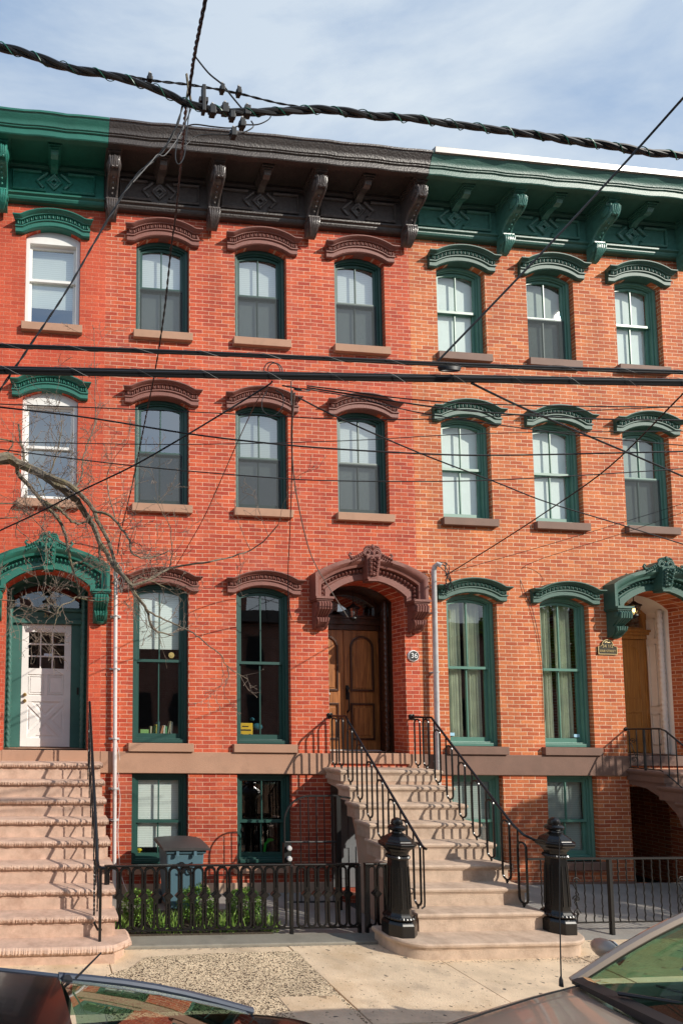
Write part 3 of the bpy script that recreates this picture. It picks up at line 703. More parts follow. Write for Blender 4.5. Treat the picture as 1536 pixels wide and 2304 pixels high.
colsA=[(-3.24,[0,1,2,3]),(-1.60,[0,1,2,3]),(.06,[2,3])]
colsB=[(1.82,[0,1,2,3]),(3.438,[0,1,2,3]),(5.12,[2,3])]
colsC=[(6.90,[0,1,2,3]),(8.515,[0,1,2,3]),(10.15,[2,3])]
hA=house('A',XA0,XAB,'red brick rowhouse with bright green cornice and white nine-pane door','' or M['brickA'],M['stoneB'],colsA,DOORX['A'],.30)
hB=house('B',XAB,XBC,'red brick rowhouse with dark brown cornice, maroon window hoods and wooden double door',M['brickB'],M['stoneB'],colsB,DOORX['B'],.16)
hC=house('C',XBC,XC1,'orange brick rowhouse with green cornice topped by a pale metal cap',M['brickC'],M['stoneC'],colsC,DOORX['C'],.12)
cornice(hA,XA0,XAB-.05,M['greenA'],[-4.05,-2.4,-.75],[-3.2,-1.56,.05])
cornice(hB,XAB-.046,XBC-.05,M['brown'],[.96,2.60,4.24,5.90],[1.74,3.40,5.06])
cornice(hC,XBC-.046,XC1,M['greenC'],[7.60,9.24,10.93],[6.75,8.36,10.0],cap=M['capC'])

for c,fls in colsA:
    for f in fls:
        dr={3:[('blind','blind',.28)],2:[('shade','blindd')],1:[('blind','blindg',.0)],0:[('blind','blindg',.0)]}[f]
        place_window(hA,f,'A' if f>=1 else 'B',c,M['greenA'],M['stoneB'],dr)
for i,(c,fls) in enumerate(colsB):
    for f in fls:
        dr={3:[('screen',),('blind','blind',.0)],2:[('screen',),('shade','blindd')],1:[],0:[]}[f]
        if f==1 and i==0: dr=[('blind','blind',.60)]
        if f==0 and i==0: dr=[('blind','blind',.12)]
        if f==2 and i==1: dr=[('screen',),('blind','blindg',.35),('shade','blindd')]
        if f==2 and i==2: dr=[('screen',),('blind','blind',.0)]
        place_window(hB,f,'B',c,M['hoodB'],M['stoneB'],dr)
for i,(c,fls) in enumerate(colsC):
    for f in fls:
        dr={3:[('blind','blindw',.0)],2:[('blind','blindw',.0)],1:[('curtain',)],0:[('blind','blindg',.0)]}[f]
        if (f,i) in ((3,1),(2,2)): dr=[('screen',),('blind','blindc',.0)]
        place_window(hC,f,'C',c,M['greenHood'],M['stoneC'],dr)
door_hood(hA,DOORX['A'],M['greenA']); door_hood(hB,DOORX['B'],M['hoodB']); door_hood(hC,DOORX['C'],M['greenHood'])

def text_obj(name,body,size,loc,m,parent,depth=.004,rot=(pi/2,0,0),spacing=1.0):
    cu=bpy.data.curves.new(name,'FONT'); cu.body=body; cu.size=size; cu.extrude=depth; cu.align_x='CENTER'; cu.align_y='CENTER'; cu.space_character=spacing
    tmp=bpy.data.objects.new('tmp_text',cu); COL.objects.link(tmp)
    bpy.context.view_layer.update()
    me=bpy.data.meshes.new_from_object(tmp.evaluated_get(bpy.context.evaluated_depsgraph_get())); me.name=name
    bpy.data.objects.remove(tmp); me.materials.clear(); me.materials.append(m)
    o=bpy.data.objects.new(name,me); COL.objects.link(o); o.rotation_euler=rot
    L=ROOTLOC.get(parent.name,(0,0,0)) if parent else (0,0,0)
    o.location=(loc[0]-L[0],loc[1]-L[1],loc[2]-L[2])
    if parent: o.parent=parent
    return o

def doorway(h,xc,kind):
    mfr={'A':M['doorgreen'],'B':M['woodd'],'C':M['cream']}[kind]
    Y0,Y1=.34,.76
    # lining: jambs and soffit from the brick reveal to the door plane
    b=MB(); o=opening(DH,DZ0,DZS,DR,14,xc)
    inn=opening(DH-.0,DZ0,DZS,DR,14,xc)
    n=len(o)
    for i in range(1,n):
        p,q=o[i],o[(i+1)%n]
        b.quad((p[0],Y0,p[1]),(q[0],Y0,q[1]),(q[0],Y1,q[1]),(p[0],Y1,p[1]))
    # raised side panels
    for s in (-1,1):
        x=xc+s*(DH-.006)
        for z0,z1 in ((2.28,2.82),(2.95,4.05),(4.15,4.5)):
            for (ya,yb,za,zb_) in ((.56,.575,z0,z1),(.68,.695,z0,z1),(.56,.695,z0,z0+.015),(.56,.695,z1-.015,z1)):
                b.box(min(x,x-s*.018),max(x,x-s*.018),ya,yb,za,zb_)
    lin_=b.build('door_lining',mfr,h)
    # threshold
    MB().box(xc-DH,xc+DH,-.04,1.0,1.955,DZ0).build('door_sill',M['stoneB'] if kind!='C' else M['stoneC'],h,bevel=.006)
    # rope twist columns
    for s in (-1,1):
        c=MB(); cx=xc+s*(DH-.055); N_=90
        rings=[]
        for i in range(N_+1):
            z=2.13+(4.62-2.13)*i/N_; rings.append([(cx+(.038+.012*cos(3*(a+z*22)))*cos(a),.44+(.038+.012*cos(3*(a+z*22)))*sin(a),z) for a in [2*pi*j/12 for j in range(12)]])
        c.loft(rings); c.build('rope_column',mfr if kind!='C' else M['cream'],h,smooth=True,angle=80)
    return lin_
for k,h in (('A',hA),('B',hB),('C',hC)): doorway(h,DOORX[k],k)

# door A : green surround, transom, white nine-pane door
xc=DOORX['A']; Y=.70
s=MB()
s.box(xc-DH+.01,xc-.405,Y,Y+.05,2.125,4.13); s.box(xc+.405,xc+DH-.01,Y,Y+.05,2.125,4.13)
s.box(xc-DH+.005,xc+DH-.005,Y-.05,Y+.05,4.13,4.20); s.box(xc-DH+.005,xc+DH-.005,Y-.02,Y+.05,4.20,4.33); s.box(xc-DH+.005,xc+DH-.005,Y-.06,Y+.05,4.33,4.37)
s.ring_xz(opening(DH-.003,4.37,DZS,DR-.003,14,xc),opening(DH-.07,4.40,DZS-.02,DR-.045,14,xc),Y-.02,Y+.05)
fr=s.build('door_frame',M['doorgreen'],hA,bevel=.004)
s=MB(); fan=opening(DH-.07,4.40,DZS-.02,DR-.045,14,xc); s.add([(x,Y+.02,z) for x,z in fan],[tuple(range(len(fan)))]); s.build('fanlight',M['glass1'],fr)
text_obj('house_number','36½',.10,(xc+.03,Y-.022,4.265),M['gold'],fr)
MB().box(xc+.50,xc+.535,Y-.012,Y,2.98,3.10).build('doorbell',M['bronze'],fr)
d=MB(); hw=.40; z0,z1=2.135,4.125
# leaf built of rails and stiles around nine panes
d.box(xc-hw,xc-hw+.11,Y+.01,Y+.05,z0,z1); d.box(xc+hw-.11,xc+hw,Y+.01,Y+.05,z0,z1)
d.box(xc-hw+.11,xc+hw-.11,Y+.01,Y+.05,z0,z0+.14); d.box(xc-hw+.11,xc+hw-.11,Y+.01,Y+.05,z1-.13,z1)
pz0,pz1=3.40,z1-.13
d.box(xc-hw+.11,xc+hw-.11,Y+.01,Y+.05,3.30,3.40); d.box(xc-hw+.11,xc+hw-.11,Y+.01,Y+.05,2.86,2.96)
d.box(xc-.03,xc+.03,Y+.01,Y+.05,2.96,3.30)
d.box(xc-hw+.10,xc+hw-.10,Y+.028,Y+.04,2.20,3.36)
for i in (1,2):
    x=xc-.29+.58*i/3; d.box(x-.011,x+.011,Y+.012,Y+.05,pz0,pz1)
    z=pz0+(pz1-pz0)*i/3; d.box(xc-.29,xc+.29,Y+.013,Y+.05,z-.011,z+.011)
for sx in (-1,1):
    x=xc+sx*.16; panel_ring(d,x-.12,x+.12,2.98,3.28,Y+.025,.015); d.box(x-.09,x+.09,Y+.015,Y+.03,3.01,3.25)
# cross-buck panel
cz0,cz1=2.275,2.86
for (xa,za,xb,zb_) in ((-.29,cz0,.29,cz1),(-.29,cz1,.29,cz0)):
    L=hypot(xb-xa,zb_-za); nx,nz=-(zb_-za)/L*.035,(xb-xa)/L*.035
    d.prism_xz([(xc+xa+nx,za+nz),(xc+xa-nx,za-nz),(xc+xb-nx,zb_-nz),(xc+xb+nx,zb_+nz)],Y+.012+(0.001 if za==cz1 else 0),Y+.04)
zc=(cz0+cz1)/2
for tri in ([(-.2,cz1-.02),(.2,cz1-.02),(0,zc+.07)],[(-.2,cz0+.02),(.2,cz0+.02),(0,zc-.07)],[(-.28,cz0+.08),(-.28,cz1-.08),(-.07,zc)],[(.28,cz0+.08),(.28,cz1-.08),(.07,zc)]):
    cxm=sum(p[0] for p in tri)/3; czm=sum(p[1] for p in tri)/3
    d.prism_xz([(xc+cxm+(p[0]-cxm)*.72,czm+(p[1]-czm)*.72) for p in tri],Y+.016,Y+.04)
dr=d.build('door',M['doorwhite'],hA,bevel=.003)
MB().quad((xc-.29,Y+.035,pz0),(xc+.29,Y+.035,pz0),(xc+.29,Y+.035,pz1),(xc-.29,Y+.035,pz1)).build('nine_panes',M['glass1'],dr)
MB().box(xc-.04,xc+.09,Y+.006,Y+.010,3.60,3.645).build('alarm_sticker',mat('sticker_white',(.6,.7,.8),.5),dr)
k=MB(); 
for z in (2.97,2.87): k.lathe([(0,-.05),(.02,-.048),(.028,-.03),(.012,-.012),(.03,-.008),(.03,0)],(xc-.335,Y+.01,z),12,axis='y')
k.build('door_knob',M['brass'],dr,smooth=True)

# door B : double wooden doors
xc=DOORX['B']; Y=.70
s=MB()
s.box(xc-DH+.005,xc+DH-.005,Y-.02,Y+.05,4.17,4.26); s.box(xc-DH+.005,xc+DH-.005,Y-.05,Y+.05,4.26,4.31); s.box(xc-DH+.005,xc+DH-.005,Y-.035,Y+.05,4.31,4.36); s.box(xc-DH+.005,xc+DH-.005,Y-.06,Y+.05,4.36,4.40)
s.ring_xz(opening(DH-.003,4.40,DZS,DR-.003,14,xc),opening(DH-.09,4.42,DZS-.03,DR-.05,14,xc),Y-.02,Y+.05)
fr=s.build('door_frame',M['woodd'],hB,bevel=.004)
s=MB(); fan=opening(DH-.09,4.42,DZS-.03,DR-.05,14,xc); s.add([(x,Y+.02,z) for x,z in fan],[tuple(range(len(fan)))]); s.build('fanlight',M['glassB'],fr)
for sx in (-1,1):
    x0,x1=(xc+.004,xc+DH-.01) if sx>0 else (xc-DH+.01,xc-.004)
    d=MB(); d.box(x0,x1,Y+.01,Y+.055,2.135,4.165)
    e=MB(); panel_ring(e,x0+.10,x1-.10,2.30,2.92,Y+.01,.032,prot=.022); d.box(x0+.16,x1-.16,Y-.003,Y+.012,2.38,2.84)
    P=panel_ring(e,x0+.10,x1-.10,3.12,4.07,Y+.01,.034,arched=True,prot=.024)
    cxm=(x0+x1)/2; hwp=(x1-x0)/2-.16
    d.prism_xz(opening(hwp,3.18,4.07-.06-hwp*.9,hwp*.9,12,cxm),Y-.0,Y+.012)
    dr=d.build('door',M['wood'],hB,bevel=.003); e.build('panel_moulding',M['woodd'],dr,bevel=.004)  # mouldings in darker wood, the relief's shade put into their colour
    if sx>0:
        k=MB(); k.box(x0+.02,x0+.065,Y-.005,Y+.01,2.98,3.22); k.tube([(x0+.042,Y-.0,3.12),(x0+.042,Y-.05,3.09),(x0+.042,Y-.055,2.95),(x0+.042,Y-.05,2.80),(x0+.042,Y,2.77)],[.016,.014,.011,.014,.018],8)
        k.lathe([(0,-.02),(.03,-.02),(.03,0)],(x0+.042,Y-.005,3.17),12,axis='y'); k.build('door_handle',M['ironr'],dr,smooth=True)
MB().box(xc-DH+.02,xc+DH-.02,Y-.03,Y+.05,2.118,2.134).build('threshold',M['galv'],fr)
# door C : honey wood door inside white lining
xc=DOORX['C']; Y=.72
s=MB(); s.box(xc-DH+.005,xc-.58,Y,Y+.05,2.125,4.15); s.box(xc+.58,xc+DH-.005,Y,Y+.05,2.125,4.15)
s.box(xc-DH+.005,xc+DH-.005,Y-.03,Y+.05,4.15,4.22); s.box(xc-DH+.005,xc+DH-.005,Y-.06,Y+.05,4.22,4.27); s.box(xc-DH+.005,xc+DH-.005,Y-.09,Y+.05,4.27,4.31)
s.ring_xz(opening(DH-.003,4.31,DZS,DR-.003,14,xc),opening(DH-.08,4.36,DZS-.03,DR-.05,14,xc),Y-.02,Y+.05)
fr=s.build('door_frame',M['woodC'],hC,bevel=.004)
s=MB(); fan=opening(DH-.08,4.36,DZS-.03,DR-.05,14,xc); s.add([(x,Y+.02,z) for x,z in fan],[tuple(range(len(fan)))]); s.build('fanlight',M['glass1'],fr)
for sx in (-1,1):
    x0,x1=(xc+.003,xc+.578) if sx>0 else (xc-.578,xc-.003)
    d=MB(); d.box(x0,x1,Y+.01,Y+.055,2.135,4.145)
    panel_ring(d,x0+.09,x1-.09,2.28,2.86,Y+.01,.025); d.box(x0+.14,x1-.14,Y,Y+.012,2.34,2.80)
    panel_ring(d,x0+.09,x1-.09,3.08,4.05,Y+.01,.025,arched=True)
    d.build('door',M['woodC'],hC,bevel=.003)

# basement doors under the stoops; C's is near black, painting in the passage's shade
for k,h in (('A',hA),('B',hB),('C',hC)):
    xc=DOORX[k]; yd=.40 if k!='C' else 1.6
    b=MB(); b.box(xc-.62,xc+.62,yd,yd+.04,-.04,1.62)
    for px in (-.42,-.02):
        for z0,z1 in ((.1,.6),(.72,1.45)): panel_ring(b,xc+px,xc+px+.3,z0,z1,yd,.02)
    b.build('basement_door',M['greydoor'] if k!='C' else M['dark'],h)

# plaques, lamps: things hanging on the facades
def lantern(xc,y,z,label,lit=False):
    t=empty('porch_lantern',(xc,y,z),label,'lantern')
    c=MB(); c.tube([(xc,y,z+.42),(xc,y,z+.24)],.006,6); c.lathe([(.0,.24),(.02,.235),(.05,.2),(.105,.165),(.11,.15),(.06,.15)],(xc,y,z),12)
    c.lathe([(.055,.0),(.06,-.02),(.03,-.04),(.012,-.06),(0,-.07)],(xc,y,z),12)
    for j in range(6):
        a=2*pi*j/6; c.tube([(xc+.085*cos(a),y+.085*sin(a),z+.15),(xc+.056*cos(a),y+.056*sin(a),z)],.005,5)
    c.build('lantern_cage',M['ironr'],t,smooth=True)
    g=MB(); g.lathe([(.05,.0),(.078,.148)],(xc,y,z),12); g.build('lantern_glass',M['glassC'],t)
    bm=M['bulb'] if lit else M['text']
    MB().blob((xc,y,z+.08),(.025,.025,.04),10,6).build('bulb',bm,t,smooth=True)
    return t
mm,nt_,bb_=newmat('warm_bulb'); bb_.inputs['Emission Color'].default_value=(1,.6,.2,1); bb_.inputs['Emission Strength'].default_value=6; M['bulb']=mm
lantern(.10,.42,4.28,'dark lantern hanging in the green arched doorway, behind bare twigs')
lantern(5.14,.42,4.33,'black lantern hanging above the wooden double door')
lantern(10.10,.30,4.50,'lit lantern hanging in the white-lined doorway at the right edge',True)
# round 36 plaque
t=empty('number_plaque',(5.88,0,3.66),'round black plaque with the white number 36 beside the wooden door','sign')
MB().lathe([(0,-.025),(.085,-.025),(.092,-.015),(.092,.0)],(5.88,0,3.66),32,axis='y').build('rim',M['text'],t,smooth=True)
MB().lathe([(0,-.031),(.076,-.031),(.078,-.02)],(5.88,0,3.66),32,axis='y').build('plate',M['cable'],t,smooth=True)
text_obj('numerals','36',.115,(5.88,-.033,3.66),M['text'],t)
# bronze 34 1/2 plaque
px,pz=9.23,3.86
t=empty('address_plaque',(px,0,pz),'bronze arched plaque reading 34 1/2 beside the white-lined doorway','sign')
P=[(px-.17,pz-.10),(px+.17,pz-.10),(px+.17,pz+.03),(px+.12,pz+.04)]+[(px+.10*cos(a),pz+.06+.09*sin(a)) for a in [pi*i/10 for i in range(11)]]+[(px-.12,pz+.04),(px-.17,pz+.03)]
b=MB(); b.prism_xz(P,-.02,0); b.build('plate',M['bronze'],t,bevel=.003)
q=[( (x-px)*.93+px,(z-pz-.01)*.90+pz+.01) for x,z in P]; b=MB(); b.ring_xz(P,q,-.026,-.018); b.build('rim',M['gold'],t)
text_obj('numerals','34 1/2',.075,(px,-.022,pz+.035),M['gold'],t); text_obj('lettering','ERIE STREET',.052,(px,-.022,pz-.045),M['gold'],t)
b=MB()
for i in range(6): b.blob((px-.04+.016*i,-.022,pz+.10+.006*sin(i*1.3)),(.012,.006,.008),6,4)
b.build('emblem',M['gold'],t)
# grey letterbox by door B
t=empty('letterbox',(4.53,.1,2.85),'grey metal letterbox on the left jamb of the wooden double door','letterbox')
b=MB(); b.prism_yz([(.14,2.78),(.30,2.78),(.30,3.12),(.14,3.03)],4.488,4.56); b.build('case',M['galv'],t,bevel=.004)
b=MB(); b.prism_yz([(.13,3.03),(.13,3.045),(.305,3.14),(.305,3.125)],4.486,4.575); b.build('lid',M['galv'],t)

# ------------------------------------------------------------------ stoops
def nosed(b,x0,x1,yf,yb,z,zr,nose=.035,th=.055):
    """one step: riser block with a rounded nosing on front and both ends"""
    def rr(e): return [(x0-e,yb),(x0-e,yf-e),(x1+e,yf-e),(x1+e,yb)]
    prof=[(0,z-zr),(0,z-th-.02),(.012,z-th-.015),(.012,z-th),(nose-.008,z-th+.004),(nose,z-th+.02),(nose,z-.02),(nose-.012,z-.004),(nose-.03,z)]
    rings=[[(x,y,zz) for x,y in rr(e)] for e,zz in prof]
    b.loft(rings)
def stoop(x0,x1,y0,r,z0,rho,n,m,ms,label,rough=False,bottom=None):
    t=empty('stone_stoop',((x0+x1)/2,-1.2,0),label,'stoop')
    # stringer body below the steps
    z_of=lambda k:z0-k*rho
    body=[(0.0,1.66),(-.28,1.62),(-.53,1.47),(-.70,1.28),(-.79,1.02),(-.84,.7),(-.86,.3),(-.86,-.1),(-(y0+(n-1)*r)+.06,-.1)]
    for k in range(n-1,-1,-1):
        yf=-(y0+k*r)+.04; body.append((yf,z_of(k)-.10)); 
        if k>0: body.append((-(y0+(k-1)*r)+.04,z_of(k)-.10))
    body.append((0.0,z0-.10))
    b=MB(); b.prism_yz(body,x0+.065,x1-.065)
    b.build('stringer',ms,t)
    for k in range(n):
        yf=-(y0+k*r); yb=-(y0+(k-1)*r)+.12 if k else .0
        s=MB()
        if k==n-1 and bottom: continue
        if not rough: nosed(s,x0+.035,x1-.035,yf+.035,yb if k else -.002,z_of(k),rho if k else .17)
        else:
            s.box(x0+.05,x1-.03,yf+.06,yb,z_of(k)-rho,z_of(k)-.06)
            nx=170; z=z_of(k); rnd=random.Random(k*7+1)
            rings=[]
            yb2=min(yb,-.002)
            for i in range(nx+1):
                x=x0+(x1-x0)*i/nx; j1=rnd.uniform(-.012,.012)+.003*sin(i*.31+k); j2=rnd.uniform(-.010,.010)
                rings.append([(x,yb2,z-.06),(x,yf+.05,z-.066),(x,yf+.022+j1*.8,z-.060+j2*.4),(x,yf+.006+j2,z-.04+j1*.5),(x,yf+.002+j1*.6,z-.022),(x,yf+.012+j2*.6,z-.008+j1*.2),(x,yf+.035+j1*.5,z),(x,yb2,z)])
            s.loft(rings)
        s.build('step',m,t,smooth=not rough,angle=35)
    return t
tA=stoop(-.71,.90,.45,.2495,1.96,.22,9,M['stepA'],M['stepA'],'rough pink stone stoop climbing to the white nine-pane door',rough=True,bottom=True)
# bottom stone of A: broad slab with a chamfered corner on a bowed block
b=MB(); z=.20
P=[(-.95,-2.05),(-.95,-2.46),(.62,-2.46),(.80,-2.44),(1.03,-2.28),(1.03,-2.02)]
rings=[]
for e,zz in ((-.03,-.0),(-.03,.0),(-.0,.005)): pass
b.prism_xy([(-.95,-2.0),(-.95,-2.40),(.60,-2.40),(.74,-2.37),(.90,-2.28),(.97,-2.16),(.98,-2.0)],-.1,.12)
n=80; top=[]; rnd=random.Random(5)
def along(P,n):
    out=[]; 
    for i in range(len(P)-1):
        k=max(2,int(hypot(P[i+1][0]-P[i][0],P[i+1][1]-P[i][1])/.011))
        out+= [(P[i][0]+(P[i+1][0]-P[i][0])*j/k,P[i][1]+(P[i+1][1]-P[i][1])*j/k) for j in range(k)]
    return out+[P[-1]]
A_=along([(-.96,-2.0),(-.96,-2.47),(.60,-2.47),(.82,-2.44),(1.04,-2.26),(1.04,-1.98)],n)
r3=[];r2=[];r1=[];r0=[]
cxm,cym=.1,-2.1
for (x,y) in A_:
    j=rnd.uniform(-.009,.009); f=lambda e:(x+(.0 if abs(x-cxm)<.9 else -e*(1 if x>cxm else -1)), y+e)
    a=f(.03+j*.4); r0.append((a[0],a[1],.115)); a=f(j); r1.append((a[0],a[1],.145+j*.4)); a=f(.004+j*.7); r2.append((a[0],a[1],.178)); a=f(.03+j*.4); r3.append((a[0],a[1],.198))
b.loft([r0,r1,r2,r3])
b.build('step',M['stepA'],tA)
SB=dict(y0=.512,r=.242,z0=1.90,rho=.214)
tB=stoop(4.364,5.965,.512,.242,1.90,.214,9,M['step'],M['stepside'],'tan stone stoop climbing to the wooden double door, between two black newel posts',bottom=True)
def bull(x0,x1,e,yb=-1.95,yf=-2.50,R=.33):
    P=[(x0-e,yb)]
    for i in range(9): a=pi+pi/2*i/8; P.append((x0+R+(R+e)*cos(a),yf+R+(R+e)*sin(a)))
    for i in range(9): a=1.5*pi+pi/2*i/8; P.append((x1-R+(R+e)*cos(a),yf+R+(R+e)*sin(a)))
    P.append((x1+e,yb)); return P
b=MB(); rings=[]
for e,zz in [(0,-.1),(0,.115),(.012,.12),(.012,.135),(.03,.14),(.038,.155),(.038,.172),(.028,.186),(.006,.19)]:
    rings.append([(x,y,zz) for x,y in bull(3.99,6.27,e)])
b.loft(rings); b.build('step',M['step'],tB,smooth=True,angle=35)
tC=stoop(9.44,11.04,.60,.242,1.90,.214,9,M['stoneC'],M['stoneC'],'brown painted stoop at the right edge with a dark passage under it')

# ------------------------------------------------------------------ ironwork
def stadium(cx,y,z0,z1,hw,r,b,n=8,closed=True,axis='x',cy=None):
    pts=[]
    for i in range(n+1): a=pi*i/n; pts.append((hw*cos(a),z1-hw+hw*sin(a)))
    for i in range(n+1): a=pi+pi*i/n; pts.append((hw*cos(a),z0+hw+hw*sin(a)))
    if axis=='x': P=[(cx+u,y,z) for u,z in pts]
    else: P=[(cx,y+u,z) for u,z in pts]
    b.tube(P,r,6,closed=True)
def railB(x,label,left):
    t=empty('stair_railing',(x,-1.2,0),label,'handrail')
    yb,zb=-.47,2.67; ye,ze=(-2.12,1.16)
    sl=(zb-ze)/(yb-ye)
    b=MB()
    if left: path=[(x,0,2.69),(x,-.08,2.69),(x,yb,2.68),(x,yb-.06,zb-.05),(x,ye,ze),(x,ye-.03,ze-.02),(x+.01,-2.19,ze-.03)]
    else: path=[(x,0,2.69),(x,-.08,2.69),(x,yb,2.68),(x,yb-.06,zb-.05),(x,ye+.22,ze+.20),(x+.02,ye+.08,ze+.10),(x+.09,ye-.0,ze+.055),(x+.2,ye-.02,ze+.045)]
    b.tube(path,.0165,8)
    b.build('handrail',M['iron'],t,smooth=True)
    w=MB(); w.lathe([(.0,-.03),(.02,-.03),(.03,-.012),(.048,-.008),(.048,0)],(x,0,2.69),8,axis='y')
    for a in range(4): w.blob((x+.04*cos(a*pi/2+.8),-.012,2.69+.04*sin(a*pi/2+.8)),(.018,.012,.018),6,4)
    w.build('wall_bracket',M['iron'],t,smooth=True)
    # hanging loops, feet resting on the treads
    ys=[-.13,-.33]+[-.575-.242*k for k in range(7)]
    for i,y in enumerate(ys):
        k=max(0,i-1); zt=1.90-.214*k
        ztop=2.655 if i<2 else zb+(y-.06-yb)*sl-.02
        l=MB(); stadium(x,y,zt+.045,min(ztop,zt+.86),.062,.0135,l,axis='y')
        l.tube([(x,y,zt-.01),(x,y,zt+.05)],.011,6); l.blob((x,y,zt+.03),(.016,.022,.02),6,4)
        # strut joining to the rail
        zr=zb+(y+.058-yb)*sl if i>=2 else 2.67
        l.tube([(x,y+.056,min(ztop,zt+.86)-.06),(x,y+.056,zr)],.0105,6)
        l.build('baluster_loop',M['iron'],t,smooth=True)
    if left:
        l=MB(); l.tube([(x,-2.15,1.13),(x,-2.15,.52),(x-.01,-2.16,.47),(x-.05,-2.17,.45)],.0105,6); l.build('end_bar',M['iron'],t,smooth=True)
    return t
railB(4.49,'black looped iron railing on the left side of the tan stoop',True)
railB(5.83,'black looped iron railing on the right side of the tan stoop',False)
def newel(x,y,z,label):
    t=empty('newel_post',(x,y,z),label,'newel post'); n=8; ro=pi/8
    b=MB(); b.lathe([(.185,0),(.185,.13),(.175,.15),(.16,.165)],(x,y,z),n,ro); b.build('plinth',M['iron'],t,bevel=.006)
    def rope(zz,r):
        q=MB()
        rings=[]
        for i in range(64):
            a=2*pi*i/64; m_=.75+.35*abs(sin(a*16))
            rings.append([(x+(r+.018*m_*cos(p))*cos(a),y+(r+.018*m_*cos(p))*sin(a),zz+.02*m_*sin(p)) for p in [2*pi*j/6 for j in range(6)]])
        rings.append(rings[0]); q.loft(rings,caps=False); return q
    rope(z+.195,.152).build('rope_ring',M['iron'],t,smooth=True)
    b=MB(); b.lathe([(.155,.21),(.135,.235),(.13,.25),(.108,.84),(.112,.85)],(x,y,z),n,ro)
    # recessed panels read as raised frames on each face
    for j in range(n):
        a=2*pi*j/n+ro+pi/n
        for s in (-1,1):
            def P(zz,rad,off): return (x+rad*cos(a)-off*sin(a)*s,y+rad*sin(a)+off*cos(a)*s,z+zz)
            b.tube([P(.30,.122,.034),P(.76,.104,.028)],.006,5)
    b.build('shaft',M['iron'],t)
    rope(z+.865,.112).build('rope_ring',M['iron'],t,smooth=True)
    b=MB(); b.lathe([(.112,.885),(.118,.92),(.15,.96),(.19,.985),(.205,1.0),(.205,1.03),(.17,1.045),(.165,1.065),(.12,1.10),(.085,1.12),(.06,1.135)],(x,y,z),n,ro); b.build('cap',M['iron'],t,bevel=.005)
    b=MB(); b.lathe([(.058,1.13),(.052,1.15),(.085,1.165),(.10,1.18),(.10,1.20),(.085,1.215),(.062,1.225),(.066,1.245),(.055,1.28),(.03,1.30),(.02,1.305),(0,1.308)],(x,y,z),16); b.build('finial',M['iron'],t,smooth=True,angle=30)
    return t
newel(4.14,-2.20,.19,'black octagonal iron newel post left of the tan stoop')
newel(6.10,-2.20,.19,'black octagonal iron newel post right of the tan stoop')

def loop_panel(x0,x1,n,name,label,cat,posts):
    Yf=-1.74; zt,zb=.865,.115
    t=empty(name,((x0+x1)/2,Yf,0),label,cat)
    b=MB(); b.box(x0,x1,Yf-.028,Yf+.028,zt-.022,zt); b.build('top_rail',M['iron'],t,bevel=.004)
    b=MB(); b.box(x0,x1,Yf-.012,Yf+.012,zb-.02,zb-.004); b.build('bottom_rail',M['iron'],t)
    for px in posts: b=MB(); b.box(px-.019,px+.019,Yf-.019,Yf+.019,.02,zt-.0225); b.build('post',M['iron'],t,bevel=.003)
    p=(x1-x0-.06)/n; xs0=x0+.03
    for i in range(n):
        cx=xs0+p*(i+.5)
        l=MB()
        for (z0,z1) in ((zb+.0,zt-.03),):
            stadium(cx,Yf,z0,z1,p/2-.015,.0142,l,10)
            stadium(cx,Yf-.01,z0+.013,z1-.013,p/2-.025,.006,l,10)
        l.build('oval_loop',M['iron'],t,smooth=True)
        if i<n-1:
            cx2=xs0+p*(i+1); d=MB(); s_=.064; zc=.50
            d.loft([[(cx2-s_,Yf-.02,zc),(cx2,Yf-.02,zc-s_),(cx2+s_,Yf-.02,zc),(cx2,Yf-.02,zc+s_)],[(cx2-s_,Yf+.02,zc),(cx2,Yf+.02,zc-s_),(cx2+s_,Yf+.02,zc),(cx2,Yf+.02,zc+s_)]])
            s_=.044; d.loft([[(cx2-s_,Yf-.032,zc),(cx2,Yf-.032,zc-s_),(cx2+s_,Yf-.032,zc),(cx2,Yf-.032,zc+s_)],[(cx2-s_,Yf-.018,zc),(cx2,Yf-.018,zc-s_),(cx2+s_,Yf-.018,zc),(cx2,Yf-.018,zc+s_)]])
            for sx in (-1,1): d.tube([(cx2,Yf,zc+sx*.04),(cx2,Yf,zc+sx*.085)],.014,6)
            d.build('diamond',M['iron'],t)
    return t
loop_panel(.79,3.05,15,'iron_fence','long black fence panel of oval loops and diamonds in front of the shrubs','fence',(.81,3.07))
loop_panel(3.10,3.94,6,'iron_gate','black gate panel of six oval loops between fence post and short panel','gate',(3.925,))
loop_panel(4.00,4.30,2,'iron_fence','short black fence panel of two loops against the tan stoop','fence',(4.02,4.285))

# arched under-stoop gate
t=empty('arched_gate',(3.9,-.8,0),'tall arched black iron gate half open beside the basement window','gate')
b=MB(); arcp=[(3.39,-.82,.0),(3.39,-.82,1.20)]+[(3.39+.36-.36*cos(a),-.82,1.20+.36*sin(a)) for a in [pi/2*i/8 for i in range(1,9)]]+[(4.12,-.82,1.565),(4.36,-.80,1.53)]
b.tube(arcp,.014,6); b.tube([(3.39,-.82,.93),(4.15,-.82,.93)],.012,6); b.tube([(3.39,-.82,.12),(4.15,-.82,.12)],.012,6); b.build('gate_frame',M['ironr'],t,smooth=True)
b=MB(); b.box(4.13,4.19,-.85,-.79,.0,1.55); b.build('gate_post',M['ironr'],t)
for i in range(5):
    x=3.62+.115*i; b=MB(); b.tube([(x,-.82,.12),(x,-.82,1.555 if x>3.7 else 1.51)],.008,6); b.build('bar',M['ironr'],t,smooth=True)
b=MB(); b.box(3.37,3.47,-.85,-.79,.62,.92)
